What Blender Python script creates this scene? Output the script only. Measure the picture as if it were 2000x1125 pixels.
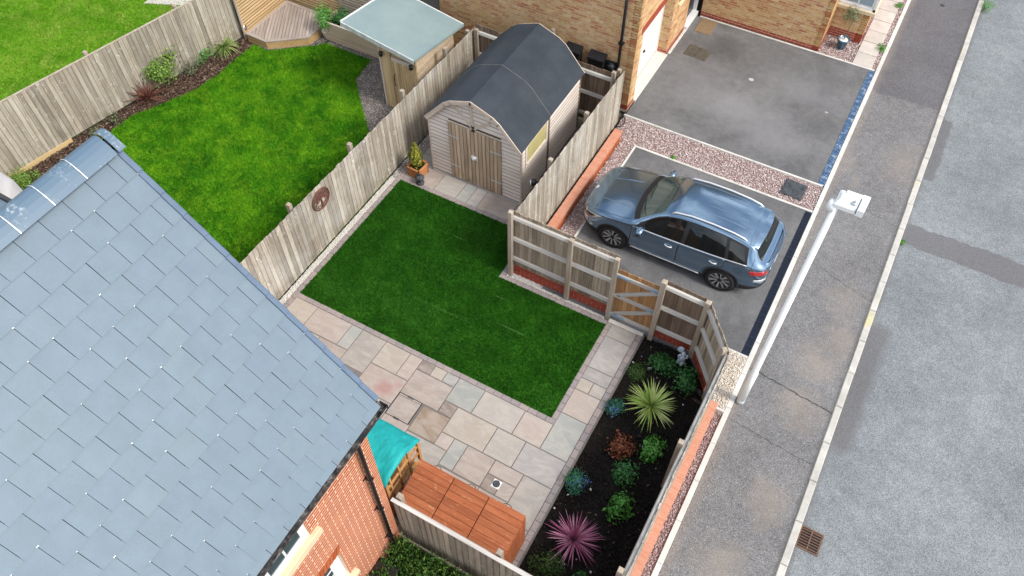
import bpy, bmesh, math, random
import numpy as np
from mathutils import Vector, Matrix

random.seed(7)
RNG = np.random.default_rng(11)
R = math.radians
SC = bpy.context.scene
COL = SC.collection
for _o in list(bpy.data.objects):
    bpy.data.objects.remove(_o, do_unlink=True)

# ------------------------------------------------------------------ camera, sky, sun, exposure
cam_d = bpy.data.cameras.new('camera')
cam_d.sensor_width = 36.0
cam_d.lens = 1545.0 / 2000.0 * 36.0
cam_d.clip_start = 0.1
cam_d.clip_end = 1500.0
cam = bpy.data.objects.new('camera', cam_d)
COL.objects.link(cam)
cam.location = (0.0, 0.0, 14.5)
cam.rotation_euler = (R(90.0 - 53.72), 0.0, R(29.2))
SC.camera = cam

SUN = Vector((0.80, -0.04, 0.86)).normalized()        # towards the sun: over the road, high
SUN_EL = math.asin(SUN.z)
SUN_AZ = math.atan2(SUN.x, SUN.y)
world = bpy.data.worlds.new('World')
SC.world = world
world.use_nodes = True
wn = world.node_tree
bg = wn.nodes['Background']
sky = wn.nodes.new('ShaderNodeTexSky')
sky.sky_type = 'NISHITA'
sky.sun_disc = False
sky.sun_elevation = SUN_EL
sky.sun_rotation = SUN_AZ
sky.air_density = 0.9
sky.dust_density = 2.6
sky.ozone_density = 0.45
# broken white cloud over the blue
tc_ = wn.nodes.new('ShaderNodeTexCoord')
cn_ = wn.nodes.new('ShaderNodeTexNoise')
cn_.inputs['Scale'].default_value = 2.6
cn_.inputs['Detail'].default_value = 7.0
cn_.inputs['Roughness'].default_value = 0.55
wn.links.new(tc_.outputs['Generated'], cn_.inputs['Vector'])
cr_ = wn.nodes.new('ShaderNodeMapRange')
cr_.inputs[1].default_value = 0.46; cr_.inputs[2].default_value = 0.60
cr_.inputs[3].default_value = 0.06; cr_.inputs[4].default_value = 0.85
wn.links.new(cn_.outputs['Fac'], cr_.inputs[0])
cm_ = wn.nodes.new('ShaderNodeMix'); cm_.data_type = 'RGBA'
wn.links.new(cr_.outputs[0], cm_.inputs[0])
wn.links.new(sky.outputs[0], cm_.inputs[6])
cm_.inputs[7].default_value = (10.5, 10.9, 11.2, 1)
wn.links.new(cm_.outputs[2], bg.inputs[0])
bg.inputs[1].default_value = 0.092
sun_d = bpy.data.lights.new('sun', 'SUN')
sun_d.energy = 1.5
sun_d.angle = R(14)
sun_d.color = (1.0, 0.955, 0.89)
sun = bpy.data.objects.new('sun', sun_d)
COL.objects.link(sun)
sun.location = (20, 10, 40)
sun.rotation_euler = SUN.to_track_quat('Z', 'Y').to_euler()
SC.view_settings.view_transform = 'Standard'
SC.view_settings.look = 'None'
SC.view_settings.gamma = 1.0
SC.view_settings.use_curve_mapping = False
SC.view_settings.exposure = 1.08


# ------------------------------------------------------------------ node helpers
class N:
    def __init__(s, name):
        s.m = bpy.data.materials.new(name)
        s.m.use_nodes = True
        s.t = s.m.node_tree
        s.b = s.t.nodes['Principled BSDF']
        s._c = {}

    def new(s, k):
        return s.t.nodes.new('ShaderNode' + k)

    def put(s, sock, v):
        if isinstance(v, bpy.types.NodeSocket):
            s.t.links.new(v, sock)
        elif v is not None:
            if sock.type == 'RGBA' and len(v) == 3:
                v = (*v, 1)
            sock.default_value = v

    def rand(s):
        if 'r' not in s._c:
            o = s.new('ObjectInfo'); g = s.new('NewGeometry')
            a = s.math('ADD', o.outputs['Random'], g.outputs['Random Per Island'])
            s._c['r'] = s.math('FRACT', a)
        return s._c['r']

    def pos(s):
        if 'p' not in s._c:
            s._c['p'] = s.new('NewGeometry').outputs['Position']
        return s._c['p']

    def obj(s, shift=True):
        k = 'o%d' % shift
        if k not in s._c:
            c = s.new('TexCoord').outputs['Object']
            if shift:
                v = s.new('VectorMath'); v.operation = 'ADD'
                s.put(v.inputs[0], c)
                m = s.math('MULTIPLY', s.rand(), 37.0)
                cb = s.new('CombineXYZ')
                for i in range(3):
                    s.put(cb.inputs[i], m)
                s.put(v.inputs[1], cb.outputs[0])
                c = v.outputs[0]
            s._c[k] = c
        return s._c[k]

    def scale(s, vec, sc):
        v = s.new('VectorMath'); v.operation = 'MULTIPLY'
        s.put(v.inputs[0], vec); v.inputs[1].default_value = sc
        return v.outputs[0]

    def math(s, op, a, b=None, clamp=False):
        n = s.new('Math'); n.operation = op; n.use_clamp = clamp
        s.put(n.inputs[0], a)
        if b is not None:
            s.put(n.inputs[1], b)
        return n.outputs[0]

    def noise(s, vec, scale=5.0, detail=5.0, rough=0.55, dist=0.0):
        n = s.new('TexNoise')
        s.put(n.inputs['Vector'], vec)
        n.inputs['Scale'].default_value = scale
        n.inputs['Detail'].default_value = detail
        n.inputs['Roughness'].default_value = rough
        n.inputs['Distortion'].default_value = dist
        return n.outputs['Fac']

    def voro(s, vec, scale, feat='F1', out='Distance', rnd=1.0):
        n = s.new('TexVoronoi'); n.feature = feat
        s.put(n.inputs['Vector'], vec)
        n.inputs['Scale'].default_value = scale
        n.inputs['Randomness'].default_value = rnd
        return n.outputs[out]

    def ramp(s, fac, stops, interp='LINEAR'):
        n = s.new('ValToRGB'); n.color_ramp.interpolation = interp
        e = n.color_ramp.elements
        while len(e) < len(stops):
            e.new(0.5)
        for i, (p, c) in enumerate(stops):
            e[i].position = p
            if isinstance(c, (int, float)):
                c = (c, c, c)
            e[i].color = (*c, 1)
        s.put(n.inputs[0], fac)
        return n.outputs[0]

    def mix(s, f, a, b, blend='MIX'):
        n = s.new('Mix'); n.data_type = 'RGBA'; n.blend_type = blend
        s.put(n.inputs[0], f); s.put(n.inputs[6], a); s.put(n.inputs[7], b)
        return n.outputs[2]

    def mul(s, col, f):
        """multiply a colour by a scalar socket"""
        n = s.new('VectorMath'); n.operation = 'SCALE'
        s.put(n.inputs[0], col); s.put(n.inputs[3], f)
        return n.outputs[0]

    def rng(s, f, lo, hi, a=0.0, b=1.0):
        n = s.new('MapRange'); n.clamp = True
        s.put(n.inputs[0], f)
        for i, v in enumerate((a, b, lo, hi)):
            n.inputs[i + 1].default_value = v
        return n.outputs[0]

    def bump(s, h, strength=0.3, dist=0.02, nrm=None):
        n = s.new('Bump')
        n.inputs['Strength'].default_value = strength
        n.inputs['Distance'].default_value = dist
        s.put(n.inputs['Height'], h)
        if nrm is not None:
            s.put(n.inputs['Normal'], nrm)
        return n.outputs[0]

    def done(s, col, rough=0.8, spec=0.4, metal=0.0, nrm=None, coat=0.0, **kw):
        s.put(s.b.inputs['Base Color'], col)
        s.put(s.b.inputs['Roughness'], rough)
        s.put(s.b.inputs['Specular IOR Level'], spec)
        s.put(s.b.inputs['Metallic'], metal)
        s.b.inputs['Coat Weight'].default_value = coat
        s.b.inputs['Coat Roughness'].default_value = 0.03
        for k, v in kw.items():
            s.put(s.b.inputs[k.replace('_', ' ')], v)
        if nrm is not None:
            s.t.links.new(nrm, s.b.inputs['Normal'])
        return s.m


def hexc(h, g=1.0):
    c = [int(h[i:i + 2], 16) / 255 for i in (0, 2, 4)]
    return tuple(g * (x / 12.92 if x < 0.04045 else ((x + 0.055) / 1.055) ** 2.4) for x in c)


def plain(name, c, rough=0.6, spec=0.4, metal=0.0, var=0.25, sc=6.0, bmp=0.0, coat=0.0):
    n = N(name)
    p = n.obj()
    f = n.noise(p, sc, 5)
    col = n.mul(c, n.rng(f, 1 - var, 1 + var, 0.3, 0.7))
    nr = n.bump(n.noise(p, sc * 12, 3), bmp, 0.004) if bmp else None
    return n.done(col, rough, spec, metal, nr, coat)


def wood(name, dark, mid, light, axis=2, grain=26.0, var=0.28, rough=0.85, knots=True, stain=None, streak=0.5, fleck=None, edge=None):
    """weathered plank; the grain runs along the local axis"""
    n = N(name)
    o = n.obj()
    st = [grain] * 3
    st[axis] = grain * 0.045
    g = n.noise(n.scale(o, st), 1.0, 5, 0.62, 0.25)
    b = n.noise(n.scale(o, [4.0 if i != axis else 1.3 for i in range(3)]), 1.0, 4, 0.6, 0.4)
    col = n.ramp(g, [(0.28, dark), (0.5, mid), (0.72, light)])
    col = n.mix(n.rng(b, 0.0, streak, 0.45, 0.72), col, light)
    if knots:
        sk = [9.0] * 3
        sk[axis] = 3.2
        v = n.voro(n.scale(o, sk), 1.0)
        k = n.rng(v, 1.0, 0.0, 0.03, 0.13)
        kk = n.rng(n.noise(o, 3.1, 2), 0.0, 0.75, 0.5, 0.56)
        col = n.mix(n.math('MULTIPLY', k, kk), col, tuple(x * 0.55 for x in dark))
    if stain:
        w = n.noise(n.pos(), 0.9, 5, 0.6)
        col = n.mix(n.rng(w, 0.0, 0.65, 0.48, 0.66), col, stain)
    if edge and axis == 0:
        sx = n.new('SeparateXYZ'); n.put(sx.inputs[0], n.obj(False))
        col = n.mul(col, n.rng(sx.outputs[2], .35, 1.0, edge * .4, edge))  # gap shade painted in as a dark line along each shiplap foot
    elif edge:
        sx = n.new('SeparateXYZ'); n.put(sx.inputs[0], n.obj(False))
        col = n.mul(col, n.rng(n.math('ABSOLUTE', sx.outputs[0]), 1.0, .52, edge, edge + .012))  # shade between boards painted in as darker long edges
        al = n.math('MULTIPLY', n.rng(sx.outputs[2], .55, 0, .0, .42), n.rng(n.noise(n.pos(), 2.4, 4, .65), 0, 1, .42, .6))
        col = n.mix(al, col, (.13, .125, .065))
    if fleck:
        fs = [16.0] * 3
        fs[axis] = 9.0
        fk = n.rng(n.noise(n.scale(o, fs), 1.0, 3, .65, .8), 0, .85, .60, .665)
        fz = n.rng(n.noise(n.pos(), 1.3, 3, .6), .15, 1.0, .42, .62)
        col = n.mix(n.math('MULTIPLY', fk, fz), col, fleck)
    col = n.mul(col, n.rng(n.rand(), 1 - var, 1 + var))
    return n.done(col, rough, 0.25, nrm=n.bump(g, 0.25, 0.004))


# ------------------------------------------------------------------ mesh helpers
class MB:
    """collects simple solids into one mesh"""

    def __init__(s):
        s.v, s.f, s.m = [], [], []

    def add(s, v, f, m=0, xf=None):
        k = len(s.v)
        if xf is not None:
            v = [tuple(xf @ Vector(p)) for p in v]
        s.v += [tuple(p) for p in v]
        s.f += [tuple(i + k for i in q) for q in f]
        s.m += [m] * len(f)
        return s

    def box(s, x0, x1, y0, y1, z0, z1, m=0, ch=0.0, xf=None):
        if ch <= 0:
            v = [(x0, y0, z0), (x1, y0, z0), (x1, y1, z0), (x0, y1, z0),
                 (x0, y0, z1), (x1, y0, z1), (x1, y1, z1), (x0, y1, z1)]
            f = [(3, 2, 1, 0), (4, 5, 6, 7), (0, 1, 5, 4), (1, 2, 6, 5), (2, 3, 7, 6), (3, 0, 4, 7)]
        else:
            c = ch
            v = [(x0, y0, z0), (x1, y0, z0), (x1, y1, z0), (x0, y1, z0),
                 (x0, y0, z1 - c), (x1, y0, z1 - c), (x1, y1, z1 - c), (x0, y1, z1 - c),
                 (x0 + c, y0 + c, z1), (x1 - c, y0 + c, z1), (x1 - c, y1 - c, z1), (x0 + c, y1 - c, z1)]
            f = [(3, 2, 1, 0), (8, 9, 10, 11)]
            for a in (0, 4):
                for i in range(4):
                    j = (i + 1) % 4
                    f.append((a + i, a + j, a + 4 + j, a + 4 + i))
        return s.add(v, f, m, xf)

    def prism(s, poly, z0, z1, m=0, xf=None):
        n = len(poly)
        v = [(x, y, z0) for x, y in poly] + [(x, y, z1) for x, y in poly]
        f = [tuple(range(n - 1, -1, -1)), tuple(range(n, 2 * n))]
        f += [(i, (i + 1) % n, n + (i + 1) % n, n + i) for i in range(n)]
        return s.add(v, f, m, xf)

    def tube(s, pts, rad, seg=10, m=0, cap=True, xf=None):
        pts = [Vector(p) for p in pts]
        rad = rad if isinstance(rad, (list, tuple)) else [rad] * len(pts)
        v, f = [], []
        up = None
        for i, p in enumerate(pts):
            d = (pts[min(i + 1, len(pts) - 1)] - pts[max(i - 1, 0)]).normalized()
            if up is None:
                up = d.orthogonal().normalized()
            up = (up - d * up.dot(d)).normalized()
            w = d.cross(up)
            for k in range(seg):
                a = 2 * math.pi * k / seg
                v.append(p + (up * math.cos(a) + w * math.sin(a)) * rad[i])
        for i in range(len(pts) - 1):
            for k in range(seg):
                k2 = (k + 1) % seg
                f.append((i * seg + k, i * seg + k2, (i + 1) * seg + k2, (i + 1) * seg + k))
        if cap:
            f.append(tuple(range(seg - 1, -1, -1)))
            f.append(tuple(range((len(pts) - 1) * seg, len(pts) * seg)))
        return s.add(v, f, m, xf)

    def lathe(s, prof, seg=16, m=0, xf=None, cap=True):
        """prof: (radius, z) from bottom to top, closed with caps"""
        v, f = [], []
        for r, z in prof:
            for k in range(seg):
                a = 2 * math.pi * k / seg
                v.append((r * math.cos(a), r * math.sin(a), z))
        for i in range(len(prof) - 1):
            for k in range(seg):
                k2 = (k + 1) % seg
                f.append((i * seg + k, i * seg + k2, (i + 1) * seg + k2, (i + 1) * seg + k))
        if cap:
            f.append(tuple(range(seg - 1, -1, -1)))
            f.append(tuple(range((len(prof) - 1) * seg, len(prof) * seg)))
        return s.add(v, f, m, xf)

    def mesh(s, name, mats, smooth=False):
        return mk(name, s.v, s.f, mats, s.m, smooth)


def mk(name, v, f, mats, mi=None, smooth=False):
    me = bpy.data.meshes.new(name)
    me.from_pydata(v, [], f)
    for m in (mats if isinstance(mats, (list, tuple)) else [mats]):
        me.materials.append(m)
    if mi is not None and any(mi):
        me.polygons.foreach_set('material_index', mi)
    if smooth:
        me.polygons.foreach_set('use_smooth', [True] * len(me.polygons))
    me.update()
    return me


def fastmesh(name, v, f, mats, mi=None, smooth=False):
    """numpy arrays: v (n,3), f (m,k) with one k"""
    me = bpy.data.meshes.new(name)
    v = np.asarray(v, np.float32); f = np.asarray(f, np.int32)
    me.vertices.add(len(v)); me.vertices.foreach_set('co', v.ravel())
    k = f.shape[1]
    me.loops.add(f.size); me.loops.foreach_set('vertex_index', f.ravel())
    me.polygons.add(len(f))
    me.polygons.foreach_set('loop_start', np.arange(0, f.size, k, dtype=np.int32))
    me.polygons.foreach_set('loop_total', np.full(len(f), k, np.int32))
    for m in (mats if isinstance(mats, (list, tuple)) else [mats]):
        me.materials.append(m)
    if mi is not None:
        me.polygons.foreach_set('material_index', np.asarray(mi, np.int32))
    if smooth:
        me.polygons.foreach_set('use_smooth', np.ones(len(f), bool))
    me.update(calc_edges=True)
    me.validate()
    return me


def O(name, me, parent=None, loc=(0, 0, 0), rot=(0, 0, 0), sc=(1, 1, 1), label=None, cat=None, group=None, kind=None):
    o = bpy.data.objects.new(name, me)
    COL.objects.link(o)
    o.location = loc
    o.rotation_euler = rot
    o.scale = sc
    if parent is not None:
        o.parent = parent
    for k, val in (('label', label), ('category', cat), ('group', group), ('kind', kind)):
        if val:
            o[k] = val
    return o


def E(name, label=None, cat=None, loc=(0, 0, 0), rz=0.0, group=None, kind=None):
    return O(name, None, None, loc, (0, 0, rz), (1, 1, 1), label, cat, group, kind)


def S(name, mb, mats, label=None, cat=None, parent=None, smooth=False):
    return O(name, mb.mesh(name, mats, smooth), parent, kind=None if parent else 'structure', label=label, cat=cat)


def boxo(name, mat, parent, x0, x1, y0, y1, z0, z1, ch=0.004, rot=(0, 0, 0), label=None):
    """one box as an object with its origin at its own centre"""
    c = ((x0 + x1) / 2, (y0 + y1) / 2, (z0 + z1) / 2)
    a, b, d = (x1 - x0) / 2, (y1 - y0) / 2, (z1 - z0) / 2
    me = MB().box(-a, a, -b, b, -d, d, 0, ch).mesh(name, mat)
    return O(name, me, parent, c, rot, label=label)


def inpoly(px, py, poly):
    r = np.zeros(len(px), bool)
    n = len(poly)
    for i in range(n):
        x0, y0 = poly[i]; x1, y1 = poly[(i + 1) % n]
        c = ((y0 > py) != (y1 > py))
        with np.errstate(divide='ignore', invalid='ignore'):
            xi = (x1 - x0) * (py - y0) / (y1 - y0) + x0
        r ^= c & (px < xi)
    return r


def scatter(poly, density, rng=RNG):
    p = np.array(poly)
    x0, y0 = p.min(0); x1, y1 = p.max(0)
    n = int((x1 - x0) * (y1 - y0) * density)
    x = rng.uniform(x0, x1, n); y = rng.uniform(y0, y1, n)
    k = inpoly(x, y, poly)
    return x[k], y[k]
# ------------------------------------------------------------------ materials
def tarmac(name, c0, c1, speck, patch=None, fine=260.0, rough=0.9, var=0.5):
    n = N(name); p = n.pos()
    a = n.noise(p, 0.55, 6, 0.62, 0.3)
    f = n.voro(p, fine, out='Color')
    sp = n.new('SeparateColor'); n.put(sp.inputs[0], f)
    col = n.mix(n.rng(a, 0, 1, 0.36, 0.66), c0, c1)
    b = n.noise(p, 5.0, 5, 0.65)
    col = n.mul(col, n.rng(b, 0.86, 1.14, 0.3, 0.7))
    col = n.mul(col, n.rng(sp.outputs[0], 1 - var, 1 + var))
    sk = n.rng(sp.outputs[1], 0.0, 0.8, 0.955, 0.985)
    col = n.mix(sk, col, speck)
    if patch:
        col = patch(n, p, col)
    h = n.voro(p, fine)
    return n.done(col, rough, 0.3, nrm=n.bump(h, 0.35, 0.006))


def spots(n, p, lst, warp=0.6, soft=0.5):
    """irregular worn areas at known places: (x, y, radius_x, radius_y, weight)"""
    w = n.noise(p, 2.2, 4, 0.6)
    sep = n.new('SeparateXYZ'); n.put(sep.inputs[0], p)
    tot = None
    for x, y, rx, ry, wt in lst:
        dx = n.math('DIVIDE', n.math('SUBTRACT', sep.outputs[0], x), rx)
        dy = n.math('DIVIDE', n.math('SUBTRACT', sep.outputs[1], y), ry)
        d = n.math('SQRT', n.math('ADD', n.math('MULTIPLY', dx, dx), n.math('MULTIPLY', dy, dy)))
        d = n.math('ADD', d, n.math('MULTIPLY', n.math('SUBTRACT', w, 0.5), 2 * warp))
        v = n.rng(d, wt, 0.0, 1 - soft, 1 + soft * 0.4)
        tot = v if tot is None else n.math('MAXIMUM', tot, v)
    return tot


def seam(n, p, y0, slope, width, warp=0.05):
    """thin wavy crack across the pavement: y = y0 + slope*(x-1)"""
    sep = n.new('SeparateXYZ'); n.put(sep.inputs[0], p)
    w = n.math('MULTIPLY', n.math('SUBTRACT', n.noise(p, 3.5, 4, 0.7), 0.5), 4 * warp)
    yy = n.math('ADD', n.math('MULTIPLY', n.math('SUBTRACT', sep.outputs[0], 1.0), slope), y0)
    d = n.math('ABSOLUTE', n.math('SUBTRACT', n.math('ADD', sep.outputs[1], w), yy))
    return n.rng(d, 1.0, 0.0, width * 0.3, width)


def pav_patch(n, p, col):
    sep = n.new('SeparateXYZ'); n.put(sep.inputs[0], p)
    w = n.math('MULTIPLY', n.math('SUBTRACT', n.noise(p, 1.6, 4, 0.6), 0.5), 0.7)
    up = n.rng(n.math('ADD', sep.outputs[1], w), 0.0, 1.0, 20.05, 20.2)
    col = n.mix(up, col, n.mix(0.5, col, (0.072, 0.066, 0.08)))
    dst = spots(n, p, [(1.65, 17.6, .5, .8, .55), (1.7, 11.5, .35, .7, .75), (1.45, 10.7, .5, .55, .8),
                       (1.42, 9.5, .5, .55, .8), (1.5, 7.3, .45, .5, .75), (1.2, 5.6, .5, .6, .8),
                       (1.5, 12.6, .45, .6, .5), (0.2, 21.6, .3, .4, .3), (.45, 17.0, .14, .35, .6),
                       (.75, 16.4, .12, .3, .5)], 1.1, .8)
    sp = n.noise(p, 60, 3, .7)
    col = n.mix(n.math('MULTIPLY', dst, n.rng(sp, .25, .9, .35, .6)), col, (0.30, 0.258, 0.217))
    ring = spots(n, p, [(1.62, 11.25, .2, .35, .45), (1.45, 7.2, .2, .16, .35), (1.5, 9.35, .16, .3, .25)], 1.3, .8)
    col = n.mix(n.math('MULTIPLY', ring, n.rng(sp, .1, 1., .4, .6)), col, (0.11, 0.095, 0.08))
    cr = n.math('MAXIMUM', seam(n, p, 9.83, -0.12, 0.022), n.math('MULTIPLY', seam(n, p, 8.5, -0.1, 0.02), 0.55))
    cr = n.math('MAXIMUM', cr, n.math('MULTIPLY', seam(n, p, 15.65, -.25, .018), .35))
    cr = n.math('MAXIMUM', cr, n.math('MULTIPLY', seam(n, p, 13.2, -.3, .02), .5))
    col = n.mix(n.math('MULTIPLY', cr, .85), col, (0.03, 0.028, 0.026))
    e1 = n.rng(n.math('ADD', sep.outputs[0], n.math('MULTIPLY', w, .25)), 1.0, 0.0, .24, .42)
    col = n.mix(n.math('MULTIPLY', e1, n.rng(sp, .0, .75, .42, .6)), col, (0.30, 0.24, 0.19))
    e2 = n.rng(sep.outputs[0], 0.0, 0.5, 1.96, 2.05)
    return n.mix(e2, col, (0.05, .045, .04))


def drive_patch(n, p, col):
    s = spots(n, p, [(-3.0, 17.6, 1.6, .7, .55), (-1.8, 17.0, 1.2, .6, .4), (-3.9, 18.3, .8, .9, .3), (-1.5, 19.2, 1.2, .7, .35)], .8, .7)
    col = n.mix(s, col, (0.235, 0.235, 0.245))
    ds = spots(n, p, [(-3.4, 10.95, .3, .15, .6), (-2.7, 10.55, .25, .12, .7), (-2.2, 10.3, .3, .12, .6), (-4.1, 20.0, .5, .7, .5)], .9, .7)
    col = n.mix(ds, col, (0.05, 0.05, 0.052))
    wh = spots(n, p, [(-2.86, 18.94, .075, .06, .85), (-.62, 18.62, .05, .03, .7)], .3, .3)
    return n.mix(wh, col, (0.5, 0.5, 0.5))


def road_patch(n, p, col):
    sep = n.new('SeparateXYZ'); n.put(sep.inputs[0], p)
    w = n.math('MULTIPLY', n.math('SUBTRACT', n.noise(p, 2.5, 5, .65), .5), .35)
    x = n.math('ADD', sep.outputs[0], n.math('MULTIPLY', w, .6)); y = n.math('ADD', sep.outputs[1], w)
    def band(v, a, b, e=.012):
        return n.math('MULTIPLY', n.rng(v, 0, 1, a - e, a + e), n.rng(v, 1, 0, b - e, b + e))
    yt = n.math('SUBTRACT', y, n.math('MULTIPLY', n.math('SUBTRACT', sep.outputs[0], 2.2), .02))
    t = band(yt, 15.02, 15.76)
    t = n.math('MAXIMUM', t, n.math('MULTIPLY', n.rng(x, 1, 0, 2.44, 2.52), band(y, 17.5, 20.0)))
    wide = n.math('MULTIPLY', n.math('SUBTRACT', 12.4, sep.outputs[1]), .0)
    t = n.math('MAXIMUM', t, n.math('MULTIPLY', n.rng(x, 1, 0, 2.50, 2.72), band(y, 9.0, 12.4, .15)))
    t = n.math('MAXIMUM', t, n.rng(x, .7, 0, 2.22, 2.32))
    sp = n.voro(p, 110, out='Color'); s2 = n.new('SeparateColor'); n.put(s2.inputs[0], sp)
    tc = n.mul((.135, .135, .14), n.rng(s2.outputs[0], .7, 1.35))
    col = n.mix(t, col, tc)
    big = n.noise(p, .35, 3, .5)
    return n.mul(col, n.rng(big, .93, 1.07, .35, .65))


M = {}
M['tarmac'] = tarmac('pavement_tarmac', (0.142, 0.140, 0.142), (0.185, 0.183, 0.185), (0.45, 0.43, 0.41), pav_patch, 95)
M['drive'] = tarmac('driveway_tarmac', (0.105, 0.105, 0.108), (0.17, 0.17, 0.172), (0.28, 0.28, 0.28), drive_patch, 190, var=.35)
M['road'] = tarmac('road_chippings', (0.17, 0.186, 0.196), (0.215, 0.233, 0.24), (0.42, 0.43, 0.43), road_patch, 105, var=.5)
M['trench'] = tarmac('trench_tarmac', (0.15, 0.15, 0.155), (0.2, 0.2, 0.205), (0.4, 0.4, 0.4), None, 120)


def concrete(name, c, var=.18, stain=None):
    n = N(name); p = n.pos()
    f = n.noise(p, 3.0, 6, .65); g = n.noise(p, 70, 3, .6)
    col = n.mul(c, n.rng(f, 1 - var, 1 + var, .3, .7))
    col = n.mul(col, n.rng(g, .88, 1.1, .3, .7))
    if stain:
        s = n.rng(n.noise(p, 1.15, 3, .5), 0, .8, .63, .68)
        s2 = n.rng(n.noise(p, 14, 4, .7), 0, 1, .4, .55)
        col = n.mix(n.math('MULTIPLY', s, s2), col, stain)
    col = n.mul(col, n.rng(n.rand(), .92, 1.06))
    return n.done(col, .85, .3, nrm=n.bump(g, .2, .003))


M['kerb'] = concrete('kerb_concrete', (0.48, 0.465, 0.425), .18, (0.62, 0.55, 0.22))
M['edging'] = concrete('edging_concrete', (0.60, 0.59, 0.55), .15)
M['cream'] = concrete('cream_stone', (0.66, 0.55, 0.36), .08)
M['slabpale'] = concrete('pale_slab', (0.52, 0.48, 0.435), .12)
M['mortar'] = concrete('pale_mortar', (0.74, 0.60, 0.46), .1)
M['mortarpink'] = concrete('pink_mortar', (0.56, 0.36, 0.27), .1)
M['mortary'] = concrete('buff_mortar', (0.56, 0.46, 0.33), .12)
M['joint'] = concrete('grey_joint', (0.17, 0.155, 0.145), .2)
M['threshold'] = concrete('threshold_concrete', (0.60, 0.55, 0.49), .1)


def slabstone():
    n = N('sandstone_slab'); o = n.obj(); p = n.pos()
    base = n.new('ObjectInfo').outputs['Color']
    w = n.noise(n.scale(o, (1.2, 2.6, 1.2)), 1.6, 5, .6, 1.3)
    col = n.mix(n.rng(w, 0, .38, .42, .62), base, (0.50, 0.45, 0.395))
    w2 = n.noise(n.scale(o, (2.6, 1.2, 1.2)), 1.9, 4, .6, 2.0)
    col = n.mix(n.rng(w2, 0, .4, .55, .72), col, (0.335, 0.315, 0.33))
    st = spots(n, p, [(-6.25, 5.75, .22, .2, .65), (-6.05, 5.95, .12, .1, .5)], .7, .6)
    col = n.mix(st, col, (0.36, 0.185, 0.17))
    f = n.noise(o, 55, 4, .6)
    col = n.mul(col, n.rng(f, .9, 1.1, .3, .7))
    return n.done(col, .8, .3, nrm=n.bump(n.noise(o, 7, 6, .65), .35, .012))


M['slab'] = slabstone()


def paver():
    n = N('paver_brick'); o = n.obj(); r = n.rand()
    base = n.ramp(r, [(0, (.27, .225, .215)), (.3, (.32, .275, .26)), (.6, (.25, .225, .225)), (1., (.34, .285, .265))])
    f = n.noise(o, 40, 4, .6)
    return n.done(n.mul(base, n.rng(f, .8, 1.2, .3, .7)), .85, .3, nrm=n.bump(f, .3, .004))


M['paver'] = paver()


def brickmat(name, stops, mott, var=.2):
    n = N(name); o = n.obj(); r = n.rand()
    base = n.ramp(r, stops)
    f = n.noise(n.scale(o, (5, 5, 14)), 1.6, 4, .6, .6)
    col = n.mix(n.rng(f, 0, .75, .5, .66), base, mott)
    g = n.noise(o, 60, 3, .6)
    return n.done(n.mul(col, n.rng(g, 1 - var, 1 + var, .3, .7)), .9, .25, nrm=n.bump(g, .3, .003))


M['redbrick'] = brickmat('orange_red_brick', [(0, (.38, .092, .030)), (.35, (.44, .12, .042)), (.7, (.33, .076, .026)), (1, (.48, .15, .06))], (.38, .095, .034))
M['coping'] = brickmat('coping_brick', [(0, (.52, .235, .15)), (.5, (.55, .265, .18)), (1, (.50, .215, .135))], (.57, .30, .21))
M['plinth'] = brickmat('plinth_brick', [(0, (.33, .062, .038)), (.5, (.38, .085, .05)), (1, (.29, .055, .037))], (.36, .08, .05))
M['yellow'] = brickmat('buff_brick', [(0, (.57, .37, .155)), (.2, (.64, .45, .23)), (.4, (.53, .33, .135)), (.56, (.66, .50, .285)),
                                      (.70, (.42, .155, .07)), (.82, (.58, .385, .17)), (1, (.46, .18, .085))], (.43, .15, .065), .2)


def slate():
    n = N('blue_grey_slate'); o = n.obj(); r = n.rand()
    base = n.ramp(r, [(0, (.119, .170, .212)), (.4, (.124, .176, .217)), (.75, (.121, .171, .219)), (1, (.129, .181, .217))])
    f = n.noise(n.scale(o, (3, 3, 3)), 1.2, 5, .6)
    col = n.mul(base, n.rng(f, .93, 1.07, .3, .7))
    g = n.noise(o, 90, 2, .5)
    col = n.mul(col, n.rng(g, .95, 1.05, .3, .7))
    sp = n.rng(n.noise(o, 9, 2, .5), 0, .7, .79, .81)
    col = n.mix(sp, col, (.6, .62, .62))
    return n.done(col, .55, .45, nrm=n.bump(n.noise(n.scale(o, (6, 40, 6)), 1, 4), .08, .004))


M['slate'] = slate()
M['ridge'] = None
def ridge():
    n = N('ridge_tile'); o = n.obj()
    f = n.noise(o, 24, 5, .7)
    z = n.noise(o, 2.5, 3)
    col = n.mix(n.math('MULTIPLY', n.rng(f, 0, .8, .52, .66), n.rng(z, 0, 1, .48, .6)), (.088, .145, .205), (.36, .41, .43))
    return n.done(col, .45, .5, nrm=n.bump(f, .15, .003))
M['ridge'] = ridge()
M['slate_edge'] = plain('slate_edge_shade', (.055, .075, .095), .8, .2)  # dark tails stand in for the shadow line below each slate course
M['verge'] = plain('verge_cap_blue', (.085, .13, .195), .5, .4, var=.12)
M['silver'] = plain('clip_metal', (.75, .76, .77), .35, .5, .6)

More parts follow.
